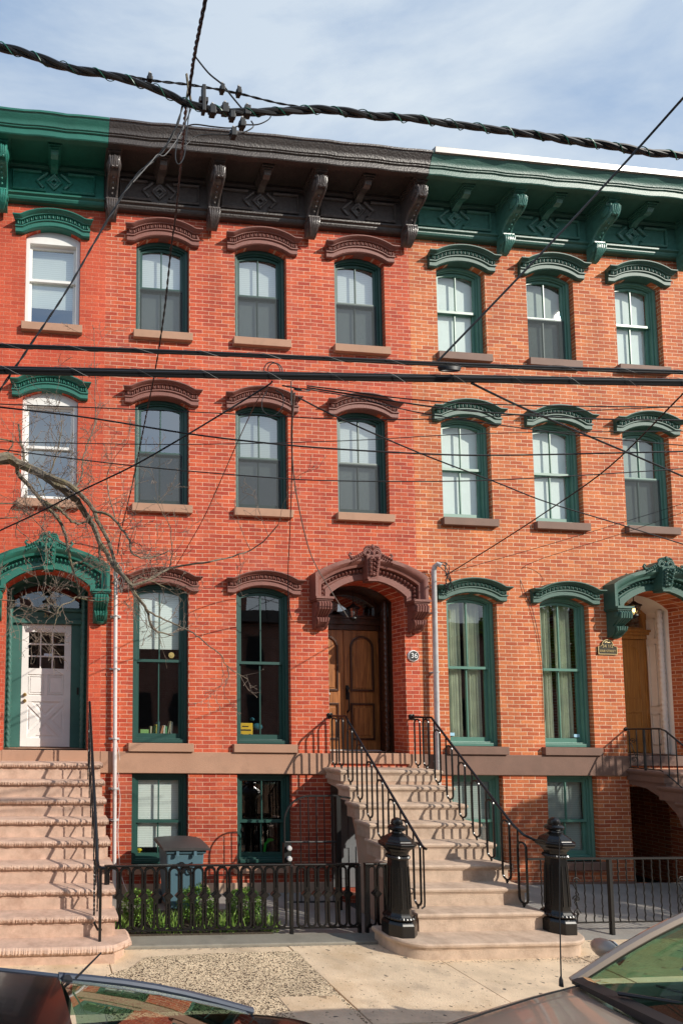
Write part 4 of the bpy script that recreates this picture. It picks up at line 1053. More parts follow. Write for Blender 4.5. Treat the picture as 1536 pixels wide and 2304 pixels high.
b.build('lock_box',M['ironr'],t); b=MB(); b.lathe([(0,-.06),(.03,-.055),(.036,-.03),(.02,0)],(3.43,-.85,.86),12,axis='y'); b.lathe([(0,-.06),(.03,-.055),(.036,-.03),(.02,0)],(3.43,-.85,.72),12,axis='y'); b.build('knob',M['galv'],t,smooth=True)

# handrail of stoop A
t=empty('stair_railing',(.67,-1.2,0),'plain black pipe handrail with one newel bar beside the rough pink stoop','handrail')
b=MB(); b.tube([(.70,-.42,2.83),(.69,-.60,2.72),(.665,-2.10,1.13),(.66,-2.16,1.03),(.665,-2.24,.975),(.70,-2.29,.965),(.735,-2.29,.965)],.019,8); b.build('handrail',M['iron'],t,smooth=True)
b=MB(); b.tube([(.70,-.47,1.95),(.70,-.47,2.80)],.014,8); b.build('top_post',M['iron'],t,smooth=True)
b=MB(); b.tube([(.685,-2.30,.19),(.685,-2.30,.97)],.0165,8); b.build('bottom_post',M['iron'],t,smooth=True)
for i in range(8):
    yy=-.60-.2495*(i-.35); zt=1.96-.22*(i+1); f=(-.60-yy)/1.5; zr=2.72+(1.13-2.72)*f if i else 2.68
    b=MB(); n_=24; rings=[]
    for k in range(n_+1):
        z=zt+(min(zr,2.80)-zt)*k/n_; rings.append([(.683+.010*cos(k*.9+q*pi/2),yy+.010*sin(k*.9+q*pi/2),z) for q in range(4)])
    b.loft(rings); b.build('twisted_bar',M['iron'],t)
b=MB(); b.tube([(.683,-.50,2.14),(.683,-2.2,.62)],.010,6); b.build('lower_rail',M['iron'],t,smooth=True)
b=MB(); rings=[]
for i in range(61):
    f=i/60; yy=-2.12-.03*f; zz=1.02-.62*f; a0=f*22
    rings.append([(.635+.012*cos(a0+k*pi/2),yy+.012*sin(a0+k*pi/2),zz) for k in range(4)])
b.loft(rings); b.tube([(.635,-2.15,.40),(.64,-2.18,.34),(.665,-2.27,.31),(.70,-2.30,.32)],.014,8); b.build('twisted_bar',M['iron'],t,smooth=False)
# stoop C top rail
def scroll(b,x,y,z,s=1,axis='x',sz=.06):
    pts=[]
    for i in range(22):
        a=i*.42; r=sz*(1-i/26); pts.append((x+s*r*cos(a),y,z+r*sin(a)))
    b.tube(pts,.007,5)
t=empty('stair_railing',(9.55,-.6,1.9),'thin black railing with scrolls on the brown stoop at the right edge','handrail')
b=MB(); xr=9.50; b.tube([(xr,0,2.545),(xr,-.52,2.56),(xr,-.60,2.53),(xr,-2.2,1.10)],.014,8); b.tube([(xr,-.02,1.93),(xr,-.50,1.925),(xr,-.60,1.86),(xr,-2.2,.44)],.009,6); b.build('handrail',M['ironr'],t,smooth=True)
for i in range(14):
    y=-.05-.115*i*1.0; z1=2.55 if y>-.55 else 2.55+(y+.58)*.894; z0=1.925 if y>-.5 else 1.93+(y+.52)*.894
    b=MB(); rr=.017 if i==2 else .008; b.tube([(xr,y,z0-(.08 if i==2 else 0)),(xr,y,z1)],rr,6); b.build('bar',M['ironr'],t,smooth=True)
b=MB()
for zz,s in ((2.36,1),(2.06,-1)):
    pts=[(xr,-.11+s*.045*(1-i/24)*cos(i*.45),zz+.045*(1-i/24)*sin(i*.45)) for i in range(20)]; b.tube(pts,.006,5)
b.tube([(xr,-.07,2.33),(xr,-.11,2.2),(xr,-.15,2.09)],.006,5); b.build('scroll',M['ironr'],t,smooth=True)
b=MB(); b.lathe([(0,-.02),(.03,-.02),(.035,0)],(xr,0,2.545),8,axis='y'); b.build('wall_bracket',M['ironr'],t,smooth=True)
# fence of house C
t=empty('iron_fence',(8.0,-1.88,0),'thin black bar fence with scrolls right of the stoop newel','fence')
b=MB(); b.box(6.02,10.6,-1.90,-1.86,.925,.945); b.build('top_rail',M['ironr'],t); b=MB(); b.box(6.02,10.6,-1.888,-1.872,.15,.165); b.build('bottom_rail',M['ironr'],t)
for i in range(36):
    x=6.20+.115*i
    if x>10.5: break
    b=MB()
    if i in (8,24): b.box(x-.02,x+.02,-1.90,-1.86,.0,.924); b.build('post',M['ironr'],t)
    else:
        pts=[(x+.004*sin(z*60),-1.88+.004*cos(z*60),z) for z in [.165+.76*k/20 for k in range(21)]]; b.tube(pts,.0075,5); b.build('bar',M['ironr'],t,smooth=True)
for xs_ in (6.60,8.04):
    b=MB()
    for zz,s in ((.66,1),(.44,-1),(.27,1)): scroll(b,xs_+.058,-1.88,zz,s,sz=.05)
    b.tube([(xs_+.02,-1.88,.62),(xs_+.09,-1.88,.5),(xs_+.03,-1.88,.40),(xs_+.09,-1.88,.30)],.006,5); b.build('scroll',M['ironr'],t,smooth=True)

# ------------------------------------------------------------------ downpipes and wall wires
t=empty('conduit_pipe',(1.105,-.1,0),'white pipe running up between the green-trimmed and the brown-corniced house','pipe')
b=MB(); b.tube([(1.125,-.09,.12),(1.10,-.09,4.78)],.030,12); b.build('pipe',M['pipew'],t,smooth=True)
for z in (1.10,1.56,2.3,3.35,4.15):
    b=MB(); b.box(1.03,1.19,-.03,-.0,z-.015,z+.015); b.tube([(1.065,-.03,z),(1.07,-.10,z),(1.11,-.13,z),(1.15,-.10,z),(1.155,-.03,z)],.008,6); b.build('bracket',M['galv'],t)
b=MB(); b.lathe([(.03,0),(.038,.02),(.036,.08),(.0,.10)],(1.10,-.09,4.77),12); b.build('weatherhead',M['pipew'],t,smooth=True)
t=empty('conduit_pipe',(6.2,-.12,0),'grey metal pipe with a curved head right of the number 36 plaque','pipe')
b=MB(); b.tube([(6.165,-.10,.1),(6.20,-.10,5.02),(6.205,-.12,5.09),(6.225,-.16,5.12),(6.26,-.19,5.09)],.038,12); b.build('pipe',M['galv'],t,smooth=True)
for z in (.9,2.0,3.4,4.35): b=MB(); b.lathe([(.040,-.012),(.043,-.01),(.043,.01),(.040,.012)],(6.168+.007*z,-.10,z),12); b.box(6.15,6.21,-.06,0,z-.012,z+.012); b.build('bracket',M['galv'],t)
def wire(label,pts,r=.006,m='cable',name='utility_cable',cat='cable',sub=6,group=None,n=6,objonly=False):
    P=[Vector(p) for p in pts]; out=[]
    for i in range(len(P)-1):
        p0=P[max(i-1,0)];p1=P[i];p2=P[i+1];p3=P[min(i+2,len(P)-1)]
        for k in range(sub):
            s_=k/sub; out.append(.5*((2*p1)+(p2-p0)*s_+(2*p0-5*p1+4*p2-p3)*s_*s_+(3*p1-p0-3*p2+p3)*s_**3))
    out.append(P[-1])
    b=MB(); b.tube(out,r,n)
    if objonly: return b,out
    return tag(b.build(name,M[m],smooth=True),label,cat,group)
def pxs(lst,Y=-5.3):
    out=[]
    for i,p in enumerate(lst):
        y=Y if not isinstance(Y,(tuple,list)) else Y[0]+(Y[1]-Y[0])*i/(len(lst)-1)
        if len(p)==3: y=p[2]
        out.append(at(p[0],p[1],y))
    return out
exec_wires=True
# main twisted bundle (two thick strands twisted with a thin one) as one thing with strands
def twisted(label,pts,R,r,turns,strands=3,m='cable',tie=None,name='utility_cable'):
    _,P=wire('',pts,objonly=True,sub=10)
    t=empty(name,tuple(P[0]),label,'cable')
    L=[0]
    for i in range(len(P)-1): L.append(L[-1]+(P[i+1]-P[i]).length)
    N_=int(L[-1]/.02)
    def sample(d):
        import bisect
        i=min(max(bisect.bisect(L,d)-1,0),len(P)-2); f=(d-L[i])/max(L[i+1]-L[i],1e-9); p=P[i].lerp(P[i+1],f); tt=(P[i+1]-P[i]).normalized(); return p,tt
    for s_ in range(strands):
        out=[]
        for k in range(N_+1):
            d=L[-1]*k/N_; p,tt=sample(d); u=tt.cross(Vector((0,0,1))).normalized(); w_=tt.cross(u)
            a=2*pi*(d*turns+s_/strands); RR=R*(1+.3*sin(d*3.1+s_)); out.append(p+RR*(cos(a)*u+sin(a)*w_))
        b=MB(); b.tube(out,r[s_] if isinstance(r,(list,tuple)) else r,7); b.build('strand',M[m],t,smooth=True)
    if tie:
        out=[]
        for k in range(int(L[-1]/.012)+1):
            d=min(L[-1]*.9999,k*.012); p,tt=sample(d); u=tt.cross(Vector((0,0,1))).normalized(); w_=tt.cross(u); a=2*pi*d*5; out.append(p+(R+max(r) if isinstance(r,(list,tuple)) else R+r)*1.0*(cos(a)*u+sin(a)*w_))
        b=MB(); b.tube(out,.0028,4); b.build('tie_wire',M[tie],t,smooth=True)
    return t
twisted('thick black twisted cable with green tie wire crossing the sky',pxs([(-60,90),(0,105),(60,122),(140,148),(270,176),(330,192),(385,215),(430,236),(520,252),(600,252),(700,247),(770,252),(860,262),(950,270),(1050,284),(1150,297),(1250,311),(1350,326),(1450,341),(1600,358)])  ,.0085,[.0140,.0135,.010],2.0,3,tie='cablegreen')
twisted('thin black wire above the thick twisted cable, joining it right of the clamps',pxs([(270,172),(300,173),(340,181),(420,190),(500,203),(560,216),(620,231),(690,243)]),.003,.0035,6,2)
twisted('twisted service cable hanging from the top edge down to the wire junction',pxs([(468,-30),(452,50),(440,110),(432,160),(425,215)],(-6.0,-5.3)),.006,.0055,7,3)
J=(425,225)
twisted('service cable running from the junction down to the lower left',pxs([(415,225),(395,290),(362,345),(300,405),(225,525),(150,655),(80,760),(0,878),(-60,960)],(-5.3,-5.0)),.004,.0045,5,2)
twisted('service cable dropping from the junction to the head of the white pipe',pxs([(418,240,-5.3),(407,370,-4.5),(396,480,-4.0),(385,560,-3.6),(370,700,-3.0),(350,830,-2.4),(322,970,-1.5),(298,1090,-.8),(272,1200,-.25),(264,1250,-.12)]),.005,.0055,6,2)
wire('black wire looping from the junction clamps over the dark cornice, upper loop',pxs([(430,245),(420,270),(405,300),(420,285),(440,280),(480,285),(520,288),(545,281),(580,280),(605,268),(608,255),(590,249),(560,248)]),.0038)
wire('black wire looping from the junction clamps, lower loop',pxs([(415,330),(440,308),(470,303),(520,303),(550,297),(570,285),(565,272)]),.0038)
wire('black wire dipping from the vertical service cable to the last clamp',pxs([(440,128),(470,165),(500,190),(520,215),(545,245)]),.0045)
wire('thin silver tension wire hooked below the junction',pxs([(424,240),(412,290),(395,320),(370,350),(355,348),(340,365),(300,410)]),.003,'wrap')
wire('thin wire bundle from the junction beside the pipe drop',pxs([(428,235),(420,300),(415,350),(402,370),(395,350),(402,300)]),.0035)
# clamps
def clamp(u,v,label,s=1.0,Y=-5.3,ang=0):
    c=at(u,v,Y); t=empty('cable_clamp',c,label,'clamp','insulated clamps on the twisted cable')
    b=MB(); b.box(c[0]-.018*s,c[0]+.018*s,c[1]-.02,c[1]+.02,c[2]-.028*s,c[2]+.028*s); b.box(c[0]-.026*s,c[0]+.026*s,c[1]-.014,c[1]+.014,c[2]-.014*s,c[2]+.014*s); b.build('body',M['ironr'],t,bevel=.004)
    b=MB(); b.lathe([(.006,0),(.006,.018),(.009,.018),(.009,.026),(0,.027)],(c[0],c[1],c[2]+.026*s),6); b.build('bolt',M['galv'],t)
for u,v,s_,l in ((478,250,1.1,'first black clamp right of the junction on the twisted cable'),(506,247,1.15,'second black clamp right of the junction, tallest of the row'),(522,262,.9,'black clamp just below the row on the twisted cable'),(556,252,1.15,'black clamp at the right end of the row on the twisted cable'),(545,280,.95,'black clamp on the upper wire loop below the twisted cable'),(525,301,.95,'black clamp on the lowest wire loop over the cornice'),(337,178,.75,'small clamp on the thin wire left of the junction'),(500,201,.75,'small clamp on the thin wire just right of the junction'),(537,208,.75,'small clamp on the thin wire, rightmost of the pair')):
    clamp(u,v,l,s_)
c=at(458,225,-5.3); t=empty('junction_clamp',c,'upright black bracket where the cables meet','clamp')
b=MB(); b.box(c[0]-.012,c[0]+.012,c[1]-.02,c[1]+.02,c[2]-.09,c[2]+.09); b.box(c[0]-.03,c[0]+.03,c[1]-.012,c[1]+.012,c[2]-.02,c[2]+.012); b.build('plate',M['ironr'],t,bevel=.003)
c=at(424,200,-5.3); b=MB(); b.tube([(c[0]-.012,c[1],c[2]+.10),(c[0],c[1],c[2]),(c[0]-.016,c[1],c[2]-.10)],.008,6); b.tube([(c[0]+.022,c[1],c[2]+.09),(c[0]+.002,c[1],c[2]),(c[0]+.016,c[1],c[2]-.08)],.008,6); b.build('wire_grip',M['bark'],t,smooth=True)
# lashed horizontal bundle
Yb=-5.2
def lashed(label,lines,r,Y,wrapR=None):
    base=pxs(lines,Y); t=empty('utility_cable',base[0],label,'cable')
    for (dz,dy,rr) in r:
        b,_=wire('',[(x,y+dy,z+dz) for x,y,z in base],rr,objonly=True,sub=4); b.build('strand',M['cable'],t,smooth=True)
    _,P=wire('',base,objonly=True,sub=40)
    out=[]; d=0
    for i in range(len(P)-1):
        seg=(P[i+1]-P[i]).length; d+=seg; a=d*2*pi/.42; out.append(P[i]+Vector((0,cos(a)*wrapR,sin(a)*wrapR)))
    b=MB(); b.tube(out,.0013,4); b.build('lashing_wire',M['wrap'],t)
    return t
lashed('thick lashed bundle of black cables crossing the facade at mid height',[(-60,831),(0,833),(200,837),(400,841),(600,845),(768,848),(950,851),(1100,853),(1300,857),(1600,862)],[(.018,0,.009),(.002,.01,.011),(-.016,-.004,.012),(-.004,-.014,.010)],Yb,.031)
lashed('thinner lashed black cable just above the thick bundle',[(-60,774),(0,777),(250,786),(500,796),(768,808),(1000,819),(1250,828),(1536,837),(1600,839)],[(.003,0,.009),(-.011,.0,.006)],Yb,.017)
wire('straight black wire from the top right corner down to the cable coil',pxs([(1600,150),(1536,220),(1400,372),(1200,588),(985,812)],(-6.2,-5.2)),.0075)
# coil
t=None; b=MB()
c=at(1003,836,-5.2)
for k in range(4): b.tube([(c[0]+(.062+.003*k)*cos(a),c[1]-.03+.045*sin(a),c[2]+.022*sin(a)+.006*k-.01) for a in [2*pi*i/24 for i in range(24)]],.005,6,closed=True)
tag(b.build('cable_coil',M['cable'],smooth=True),'flat coil of black cable hanging on the thinner horizontal cable','cable coil')
c=at(612,828,-5.2); b=MB()
b.tube([(c[0]+.055*cos(a),c[1],c[2]-.02+.06*sin(a)) for a in [pi*i/12 for i in range(13)]],.0035,5); b.tube([(c[0]+.02+.05*cos(a),c[1],c[2]-.02+.055*sin(a)) for a in [pi*i/12 for i in range(13)]],.0035,5)
tag(b.build('wire_loop',M['cable'],smooth=True),'small double wire loop rising above the thick bundle','wire loop')
c=at(655,872,-5.2); t=empty('wire_bracket',c,'metal hanger with coiled wires below the thick bundle','bracket')
b=MB(); b.tube([(c[0],c[1],c[2]+.04),(c[0],c[1],c[2]-.12)],.004,6); b.tube([(c[0]-.06,c[1],c[2]+.01),(c[0]+.02,c[1],c[2]),(c[0]+.07,c[1],c[2]-.01)],.0045,6); b.build('rod',M['ironr'],t,smooth=True)
b=MB()
for k in range(3): b.tube([(c[0]+.065+.045*cos(a)+.008*k,c[1]+.02*sin(a),c[2]-.01+.02*sin(a)) for a in [2*pi*i/16 for i in range(16)]],.0035,5,closed=True)
b.build('coil',M['cable'],t,smooth=True)
wire('loose black cable hanging straight down from the hanger to above the parlour windows',pxs([(657,880,-5.2),(657,960,-4.6),(656,1080,-3.0),(652,1200,-1.2),(648,1290,-.4),(650,1360,-.3),(656,1395,-.28)]),.006)
wire('grey cable sagging from the hanger to the lantern over the wooden door',pxs([(662,885,-5.2),(656,1000,-4.0),(668,1120,-2.6),(700,1250,-1.2),(745,1330,-.5),(782,1388,-.12)]),.007,'cablel')
wire('thin wire loop below the hanger',pxs([(600,880),(590,900),(592,925),(615,935),(635,915),(636,890),(620,878)],-5.2),.003)
W=[('cable from the hanger to the lower left, crossing the left window',[(612,858),(590,875),(425,976),(300,1048),(190,1101),(90,1152),(0,1194),(-60,1222)],(-5.2,-4.0),.006),
('cable from the hanger down to the maroon hood of the left parlour window',[(606,872),(584,892),(555,950),(525,1016),(465,1152),(425,1225),(395,1275)],(-5.2,-.15),.005),
('thin horizontal wire, highest of those below the bundle at the left',[(-60,906),(0,909),(300,921),(600,935),(768,943),(1000,942),(1300,925),(1600,912)],-4.9,.0035),
('black cable sloping down to the right from the left edge across the second-floor windows',[(-60,908),(0,916),(200,940),(425,976),(600,997),(768,1011),(1000,1023),(1150,1024),(1350,1020),(1600,1014)],-4.9,.0055),
('thin level wire at the height of the second-floor sash rails',[(-60,993),(0,994),(400,1000),(768,992),(1100,975),(1536,970),(1600,969)],-4.7,.003),
('thin wire across the lower sashes of the second floor',[(-60,1004),(0,1011),(300,1048),(600,1074),(768,1082),(1050,1082),(1300,1070),(1600,1050)],-4.8,.004),
('wire from the hanger to the right, upper of two close together',[(690,868),(768,878),(900,896),(1060,908),(1300,914),(1600,916)],-5.1,.004),
('wire from the hanger to the right, lower of two close together',[(690,872),(768,884),(900,905),(1060,925),(1320,942),(1600,946)],-5.1,.005),
('wire from the hanger sloping right to the lower right edge of the second floor',[(680,874),(800,895),(950,930),(1150,960),(1350,985),(1600,1008)],-5.0,.0035),
('long thin wire running from the hanger to the far lower right',[(672,895),(768,943),(950,1022),(1115,1085),(1230,1130),(1400,1182),(1600,1245)],(-5.2,-3.5),.005),
('wire leaving the thick bundle near the coil and falling to the right edge',[(1060,862),(1170,915),(1320,980),(1450,1035),(1600,1100)],(-5.2,-4.0),.007),
('straight service wire from the right edge down to the grey pipe head',[(1600,820),(1536,885),(1370,1050),(1230,1150),(1110,1228),(1000,1296)],(-5.2,-.2),.0075),
('thin wire from the right edge to the grey pipe head, below the service wire',[(1600,1110),(1536,1133),(1368,1185),(1200,1235),(1048,1278),(1003,1292)],(-3.0,-.15),.0035)]
for l,p,y,r in W: wire(l,pxs(p,y),r)
wire('thin wire stapled down the orange brick between the two parlour windows',[at(1600,1130,-1.5),at(1400,1200,-.7),at(1182,1272,-.03),at(1176,1320,-.02),at(1196,1370,-.02),at(1212,1440,-.02),at(1222,1520,-.02),at(1225,1600,-.02),at(1224,1625,-.02)],.004,sub=4)
# curls of cable at the pipe heads
for (cx,cz,lab) in ((1.12,4.80,'tangle of cable ends at the head of the white pipe'),(6.30,5.0,'tangle of cable ends below the curved head of the grey pipe')):
    b=MB(); rnd=random.Random(int(cx*10))
    for k in range(6):
        x0=cx+rnd.uniform(-.04,.04); pts=[]
        for i in range(12):
            f=i/11; pts.append((x0+(.12 if cx>5 else .05)*f*rnd.uniform(.8,1.2)+.05*sin(f*pi*2+k), -.14-.05*sin(f*pi), cz+.15-.45*f+.14*sin(f*pi)*(k%2)+rnd.uniform(-.01,.01)))
        b.tube(pts,.006,5)
    tag(b.build('cable_tangle',M['cable' if cx>5 else 'cablel'],smooth=True),lab,'cable')
b,_=wire('',[(1.15,-.04,2.25),(1.20,-.03,1.95),(1.17,-.03,1.70),(1.21,-.03,1.4),(1.18,-.03,.9),(1.22,-.1,.35),(1.3,-.3,.1)],.005,objonly=True)
tag(b.build('loose_wire',M['pipew'],smooth=True),'loose pale wire trailing beside the lower white pipe','cable')

# ------------------------------------------------------------------ bin, shrubs, grass
t=empty('wheeled_bin',(1.97,-.62,0),'blue-grey wheeled bin with a charcoal lid, numbered 36','bin')
def rr(x0,x1,y0,y1,z): return [(x0,y0,z),(x1,y0,z),(x1,y1,z),(x0,y1,z)]
b=MB(); b.loft([rr(1.76,2.20,-.82,-.42,.05),rr(1.72,2.24,-.90,-.36,.84)]); b.box(1.70,2.26,-.93,-.34,.80,.855); b.build('body',M['blue'],t,bevel=.02)
b=MB(); 
rings=[]
for i in range(9):
    f=i/8; x=1.66+(2.30-1.66)*f; h=.045*sin(pi*f)**.5 if 0<f<1 else 0
    rings.append([(x,-.97,.855),(x,-.97,.875+h*.4),(x,-.80,.90+h),(x,-.50,.915+h),(x,-.33,.90+h*.5),(x,-.33,.855)])
b.loft(rings); b.build('lid',M['lid'],t,smooth=True,angle=50)
for x in (1.86,2.10): b=MB(); b.box(x-.02,x+.02,-.955,-.93,.77,.85); b.build('latch',M['blue'],t,bevel=.004)
for x in (1.72,2.24): b=MB(); b.lathe([(.0,-.03),(.1,-.03),(.1,.03),(.0,.03)],(x,-.40,.10),16,axis='x'); b.build('wheel',M['lid'],t,smooth=True)
text_obj('painted_number','36',.24,(1.99,-.905,.60),M['cable'],t,rot=(radians(93),0,0),depth=.002)
def leaf_cloud(c,r,n,size,rnd,b,flat=1.0):
    for i in range(n):
        a=rnd.uniform(0,2*pi); u=rnd.uniform(-1,1); rad=rnd.uniform(.45,1.0)**.5
        s=math.sqrt(1-u*u); p=Vector((c[0]+r[0]*rad*s*cos(a),c[1]+r[1]*rad*s*sin(a),c[2]+r[2]*rad*u))
        lump=1+.16*sin(p.x*17+c[0]*5)*sin(p.z*19+1)*sin(p.y*15); p=Vector(c)+(p-Vector(c))*lump
        d1=Vector((rnd.gauss(0,1),rnd.gauss(0,1),rnd.gauss(0,1))).normalized(); d2=d1.cross(Vector((rnd.gauss(0,1),rnd.gauss(0,1),rnd.gauss(0,1)))).normalized()
        L=size*rnd.uniform(.6,1.3)
        b.add([p-d1*L*.5,p+d2*L*.28,p+d1*L*.5,p-d2*L*.28],[(0,1,2,3)])
for i,(x,lab,s_) in enumerate(((1.27,'bright green boxwood shrub nearest the pink stoop, behind the fence',1),(2.0,'boxwood shrub in front of the blue-grey bin, behind the fence',1.08),(2.62,'rightmost boxwood shrub behind the fence, near the gate',.98))):
    t=empty('boxwood_shrub',(x,-1.36,.04),lab,'shrub','boxwood shrubs behind the iron fence'); rnd=random.Random(i+20)
    b=MB()
    for q in range(7): a=q*.9; b.tube([(x,-1.36,.03),(x+.05*cos(a),-1.36+.05*sin(a),.2),(x+.14*cos(a),-1.36+.12*sin(a),.42)],[.01,.007,.004],5)
    b.build('stem',M['twig'],t)
    b=MB(); leaf_cloud((x,-1.36,.27*s_),(.24*s_,.21,.21*s_),2800,.026,rnd,b); leaf_cloud((x+.06,-1.38,.40*s_),(.12,.11,.09),500,.024,rnd,b); leaf_cloud((x-.1,-1.40,.36*s_),(.09,.09,.09),380,.024,rnd,b)
    b.build('foliage',M['leaf'],t)
b=MB(); rnd=random.Random(9)
for i in range(520):
    x=rnd.choice([rnd.uniform(.9,1.05),rnd.uniform(1.4,1.75),rnd.uniform(2.2,2.4),rnd.uniform(2.75,2.95),rnd.uniform(.9,2.95)]); y=rnd.uniform(-1.66,-1.25)
    if rnd.random()<.5: y=rnd.uniform(-1.70,-1.58)
    h=rnd.uniform(.08,.26); a=rnd.uniform(0,2*pi); l=rnd.uniform(.03,.16); dx,dy=cos(a)*l,sin(a)*l; w_=.004
    b.add([(x-w_,y,.04),(x+w_,y,.04),(x+dx*.4+w_,y+dy*.4,.04+h*.7),(x+dx*.4-w_,y+dy*.4,.04+h*.7)],[(0,1,2,3)]); b.add([(x+dx*.4-w_,y+dy*.4,.04+h*.7),(x+dx*.4+w_,y+dy*.4,.04+h*.7),(x+dx,y+dy,.04+h)],[(0,1,2)])
tag(b.build('grass',M['grassm']),'tufts of thin green grass along the foot of the fence','grass',kind='stuff')

b=MB(); rnd=random.Random(77)
for i in range(900):
    q=rnd.random()
    if q<.35: x,y=6.0+rnd.uniform(-.25,.45),-2.56+rnd.uniform(-.12,.06)
    elif q<.5: x,y=rnd.uniform(4.2,6.2),-2.56+rnd.uniform(-.05,.02)
    elif q<.7: x,y=rnd.uniform(1.1,4.0),-2.04+rnd.uniform(-.06,.01)
    else: x,y=rnd.uniform(.9,9),rnd.uniform(-5.0,-2.2)
    a=rnd.uniform(0,pi); L=rnd.uniform(.004,.016); z=.012+rnd.uniform(0,.004); b.add([(x-L*cos(a),y-L*sin(a),z),(x+.4*L*sin(a),y-.4*L*cos(a),z+.003),(x+L*cos(a),y+L*sin(a),z),(x-.4*L*sin(a),y+.4*L*cos(a),z+.002)],[(0,1,2,3)])
tag(b.build('litter',M['twig']),'crumbs of dry leaf and grit on the sidewalk','litter',kind='stuff')

# ------------------------------------------------------------------ things in the windows
bx=random.Random(4)
cols_=[(.5,.45,.3),(.08,.3,.12),(.55,.5,.1),(.1,.25,.3),(.5,.2,.1),(.6,.6,.55),(.1,.35,.15),(.35,.3,.2),(.5,.48,.4)]
names=['cream','dark green','yellow','teal','rust red','white','leaf green','khaki','buff']
x=1.70
for i in range(9):
    w_=bx.uniform(.018,.032); h_=bx.uniform(.16,.26); m_=mat('book_cover',cols_[i],.6)
    lean=.05 if i%3==1 else 0.01
    b=MB(); b.prism_xz([(x,2.32),(x+w_,2.32),(x+w_+lean,2.32+h_),(x+lean,2.32+h_)],.22,.36)
    tag(b.build('book',m_),'%s book standing on the left parlour window sill, %s in the row'%(names[i],['first','second','third','fourth','fifth','sixth','seventh','eighth','last'][i]),'book','books on the window sill'); x+=w_+(.03 if i%3==1 else .008)
MB_=MB(); MB_.box(1.55,1.68,.22,.34,2.32,2.44); tag(MB_.build('toy_box',mat('lime_box',(.25,.45,.15),.6)),'small lime green box on the left parlour window sill','box')
MB_=MB(); MB_.box(1.40,1.53,.21,.23,2.30,2.36); MB_.box(1.41,1.50,.23,.3,2.36,2.40); tag(MB_.build('toy_box',mat('orange_box',(.5,.25,.08),.6)),'low stack of orange papers at the left end of the parlour sill','papers')
b=MB(); b.box(3.12,3.34,.22,.30,2.32,2.56); t=tag(b.build('picture_book',mat('yellow_box',(.75,.45,.02),.5),bevel=.004),'yellow picture book upright in the right parlour window','book')
b=MB(); b.lathe([(0,-.004),(.03,-.004),(.03,0)],(3.16,.22,2.36),12,axis='y'); b.lathe([(0,-.004),(.03,-.004),(.03,0)],(3.29,.22,2.36),12,axis='y'); b.box(3.15,3.31,.216,.22,2.44,2.46); b.box(3.17,3.27,.216,.22,2.50,2.515); b.build('cover_print',M['cable'],t,loc=(0,0,0))
b=MB(); b.blob((3.45,.32,2.50),(.09,.06,.06),10,6); b.blob((3.36,.30,2.62),(.04,.03,.03),8,5); tag(b.build('soft_toy',mat('teal_toy',(.02,.12,.16),.8),smooth=True),'dark teal soft toy beside the yellow picture book','toy')
b=MB()
for i in range(12): a=2*pi*i/12; b.blob((2.02+.035*cos(a),.165,3.60+.035*sin(a)),(.014,.004,.014),6,4)
b.blob((2.02,.163,3.60),(.03,.006,.03)); tag(b.build('window_ornament',mat('gold_flower',(.6,.42,.15),.6)),'yellow flower ornament in the left parlour window','ornament')
b=MB(); b.blob((1.55,.28,.60),(.05,.04,.04),8,5); b.tube([(1.55,.28,.5),(1.55,.28,.6)],.02,6); tag(b.build('toy_flower',mat('yellow_toy',(.7,.6,.02),.5),smooth=True),'yellow toy in the left basement window','toy')
b=MB(); b.tube([(3.56,.35,.52),(3.58,.35,.66),(3.66,.35,.72)],.02,6); b.blob((3.66,.35,.72),(.06,.04,.025),8,5); tag(b.build('desk_lamp',mat('green_lamp',(.05,.5,.05),.5),smooth=True),'green lamp in the right basement window','lamp')
for xx,z,l in ((6.60,2.40,'left'),(8.78,2.40,'right')):
    b=MB(); b.box(xx-.04,xx+.06,.155,.158,z,z+.05); tag(b.build('alarm_sticker',mat('sticker_blue',(.35,.6,.75),.5)),'blue and white alarm sticker in the %s pale green parlour window'%l,'sticker')

